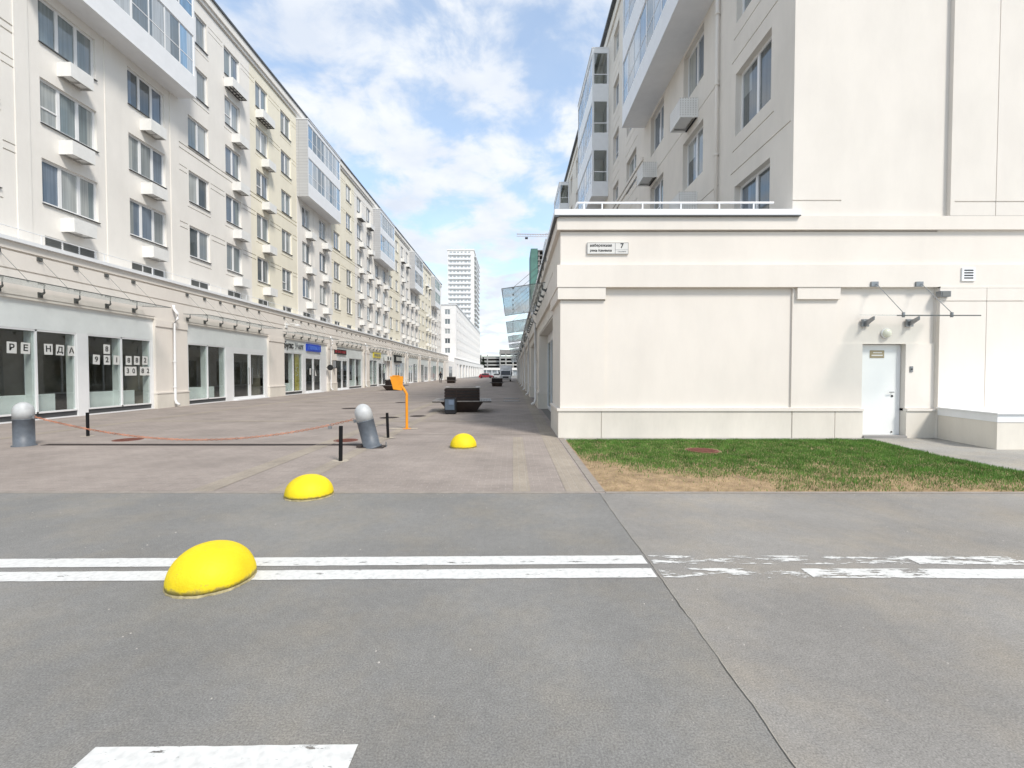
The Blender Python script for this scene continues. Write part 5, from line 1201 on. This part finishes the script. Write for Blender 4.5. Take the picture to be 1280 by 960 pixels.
# tower under construction
b5 = thing('unfinished_tower', 'unfinished concrete tower wrapped in green netting, above the right-hand roofs', 'building', (16, 268, 0))
for i in range(26):
    z = 2.8 * i; q = MB(); q.box(10.8, 26, 266, 290, z + 2.4, z + 2.8); q.build('floor_slab', 'greyconc', b5)
mb = MB()
for x in (15.2, 19, 22.5, 25.5):
    for y in (266.6, 274, 282, 289): mb.box(x - .4, x + .4, y, y + .8, 0, 72.8 - .4)
mb.build('column_grid', 'greyconc', b5)
mb = MB(); mb.box(18, 24, 272, 286, 0, 75); mb.build('core', 'greyconc', b5)
mb = MB(); mb.box(10.5, 14.4, 265.7, 265.9, 0, 73.5); mb.box(10.4, 10.6, 265.9, 290, 0, 73.5); mb.build('green_netting', 'net', b5)
# crane
cr_ = thing('tower_crane', 'thin tower crane with its jib above the unfinished tower', 'crane', (34, 262, 0)); H = 79.6
def truss(mb, p, q, w_, n, r=.09):
    p, q = Vector(p), Vector(q); d = (q - p).normalized(); u = Vector((0, 1, 0)) if abs(d.y) < .5 else Vector((1, 0, 0)); v = d.cross(u)
    c = [[(p.lerp(q, k / n)) + u * a * w_ + v * b * w_ for a, b in ((-.5, -.5), (.5, -.5), (0, .6))] for k in range(n + 1)]
    for j in range(3): mb.tube([c[k][j] for k in range(n + 1)], r, 4)
    for k in range(n):
        for j in range(3): mb.tube([c[k][j], c[k + 1][(j + 1) % 3]], r * .6, 3)
mb = MB(); truss(mb, (34, 262, 0), (34, 262, H + 4), 1.6, 36, .12); mb.build('mast', 'craner', cr_)
mb = MB(); truss(mb, (34, 262, H), (2.2, 262, H + .5), 1.2, 22, .12); mb.build('jib', 'craner', cr_)
mb = MB(); truss(mb, (34, 262, H), (46, 262, H), 1.2, 8, .12); mb.box(42, 46, 261, 263, H - 3, H - .6); mb.build('counter_jib', 'craner', cr_)
mb = MB(); mb.tube([(34, 262, H + 6), (18, 262, H + 1)], .06, 4); mb.tube([(34, 262, H + 6), (45, 262, H + 1)], .06, 4); mb.tube([(34, 262, H + 4), (34, 262, H + 6)], .3, 6); mb.build('pendant_line', 'steel', cr_)
mb = MB(); mb.box(7, 8.6, 261.5, 262.5, H - 1.7, H - .8); mb.build('trolley', 'dark', cr_)
# parking garage
b6 = thing('parking_garage', 'grey multi-storey car park closing the end of the street', 'building', (-8, 340, 0))
GY = 340
for i in range(5):
    z = 2.6 * i + 1.6
    q = MB(); q.box(-24, 0 if i < 5 else 0, GY, GY + 20, z + .0, z + 1.3); q.build('parapet_slab', 'garage', b6)
    q = MB(); q.box(-9.6, 12, GY - 3, GY + 20, z + .2 , z + 1.2 ); q.build('parapet_slab', 'garage', b6)
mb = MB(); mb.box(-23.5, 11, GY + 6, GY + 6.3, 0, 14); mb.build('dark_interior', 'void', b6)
for x in (-24, -19.3, -9.8, -5.5, -.2, 5, 11): mb = MB(); mb.box(x, x + .8, GY - 3.2 if x > -10 else GY - .2, GY + 1, 0, 15.0 if x < -10 else 17); mb.build('column', 'garage', b6)
mb = MB(); mb.box(-9.9, 12, GY - 3.3, GY + 20, 15.6, 18.6); mb.build('plant_floor', 'greyconc', b6)
mb = MB(); mb.box(-24, 12, GY - 14, GY - 3.4, 0, 3.6); mb.build('ground_floor', 'farwhite', b6)
# white kiosk row in front of garage
o = thing('pavilion', 'low white pavilion with a flat roof in front of the car park', 'building', (-9, 262, 0))
mb = MB(); mb.box(-18.5, 4, 262, 272, 3.2, 4.4); mb.build('flat_roof', 'farwhite', o)
mb = MB(); mb.box(-18, 3.5, 263, 271, 0, 3.2); mb.build('glazed_wall', 'farpane', o)
for k_ in range(8): q = MB(); q.box(-18.2 + k_ * 3, -17.8 + k_ * 3, 262.2, 262.6, 0, 3.2); q.build('column', 'metalwhite', o)
# dark conifer
def conifer(x, y, h_, label):
    o = thing('conifer_tree', label, 'tree', (x, y, 0), 'dark trees beside the car park'); mb = MB(); mb.tube([(x, y, 0), (x, y, h_ * .9)], [.3, .05], 8); mb.build('trunk', 'bark', o)
    mb = MB(); rr = random.Random(int(x * 7))
    for k in range(2600):
        t = rr.random(); z = 1.5 + (h_ - 1.5) * t; r = (1 - t) ** .7 * 2.3 * math.sqrt(rr.random()) * (1 + .25 * math.sin(z * 2.3)); a = rr.random() * 6.28
        c = Vector((x + r * math.cos(a), y + r * math.sin(a), z)); s = .28
        mb.add([c + Vector((rr.uniform(-s, s), rr.uniform(-s, s), rr.uniform(-s, s))) for _ in range(3)], [(0, 1, 2)])
    mb.build('crown', 'leafdark', o)
conifer(-23.6, 330, 14.2, 'dark narrow tree left of the car park, next to the white block'); conifer(-21.6, 334, 13.0, 'dark narrow tree touching the corner of the car park')

# render settings
sc.render.engine = 'CYCLES'; sc.cycles.max_bounces = 6; sc.cycles.diffuse_bounces = 3; sc.cycles.glossy_bounces = 3; sc.cycles.transparent_max_bounces = 12
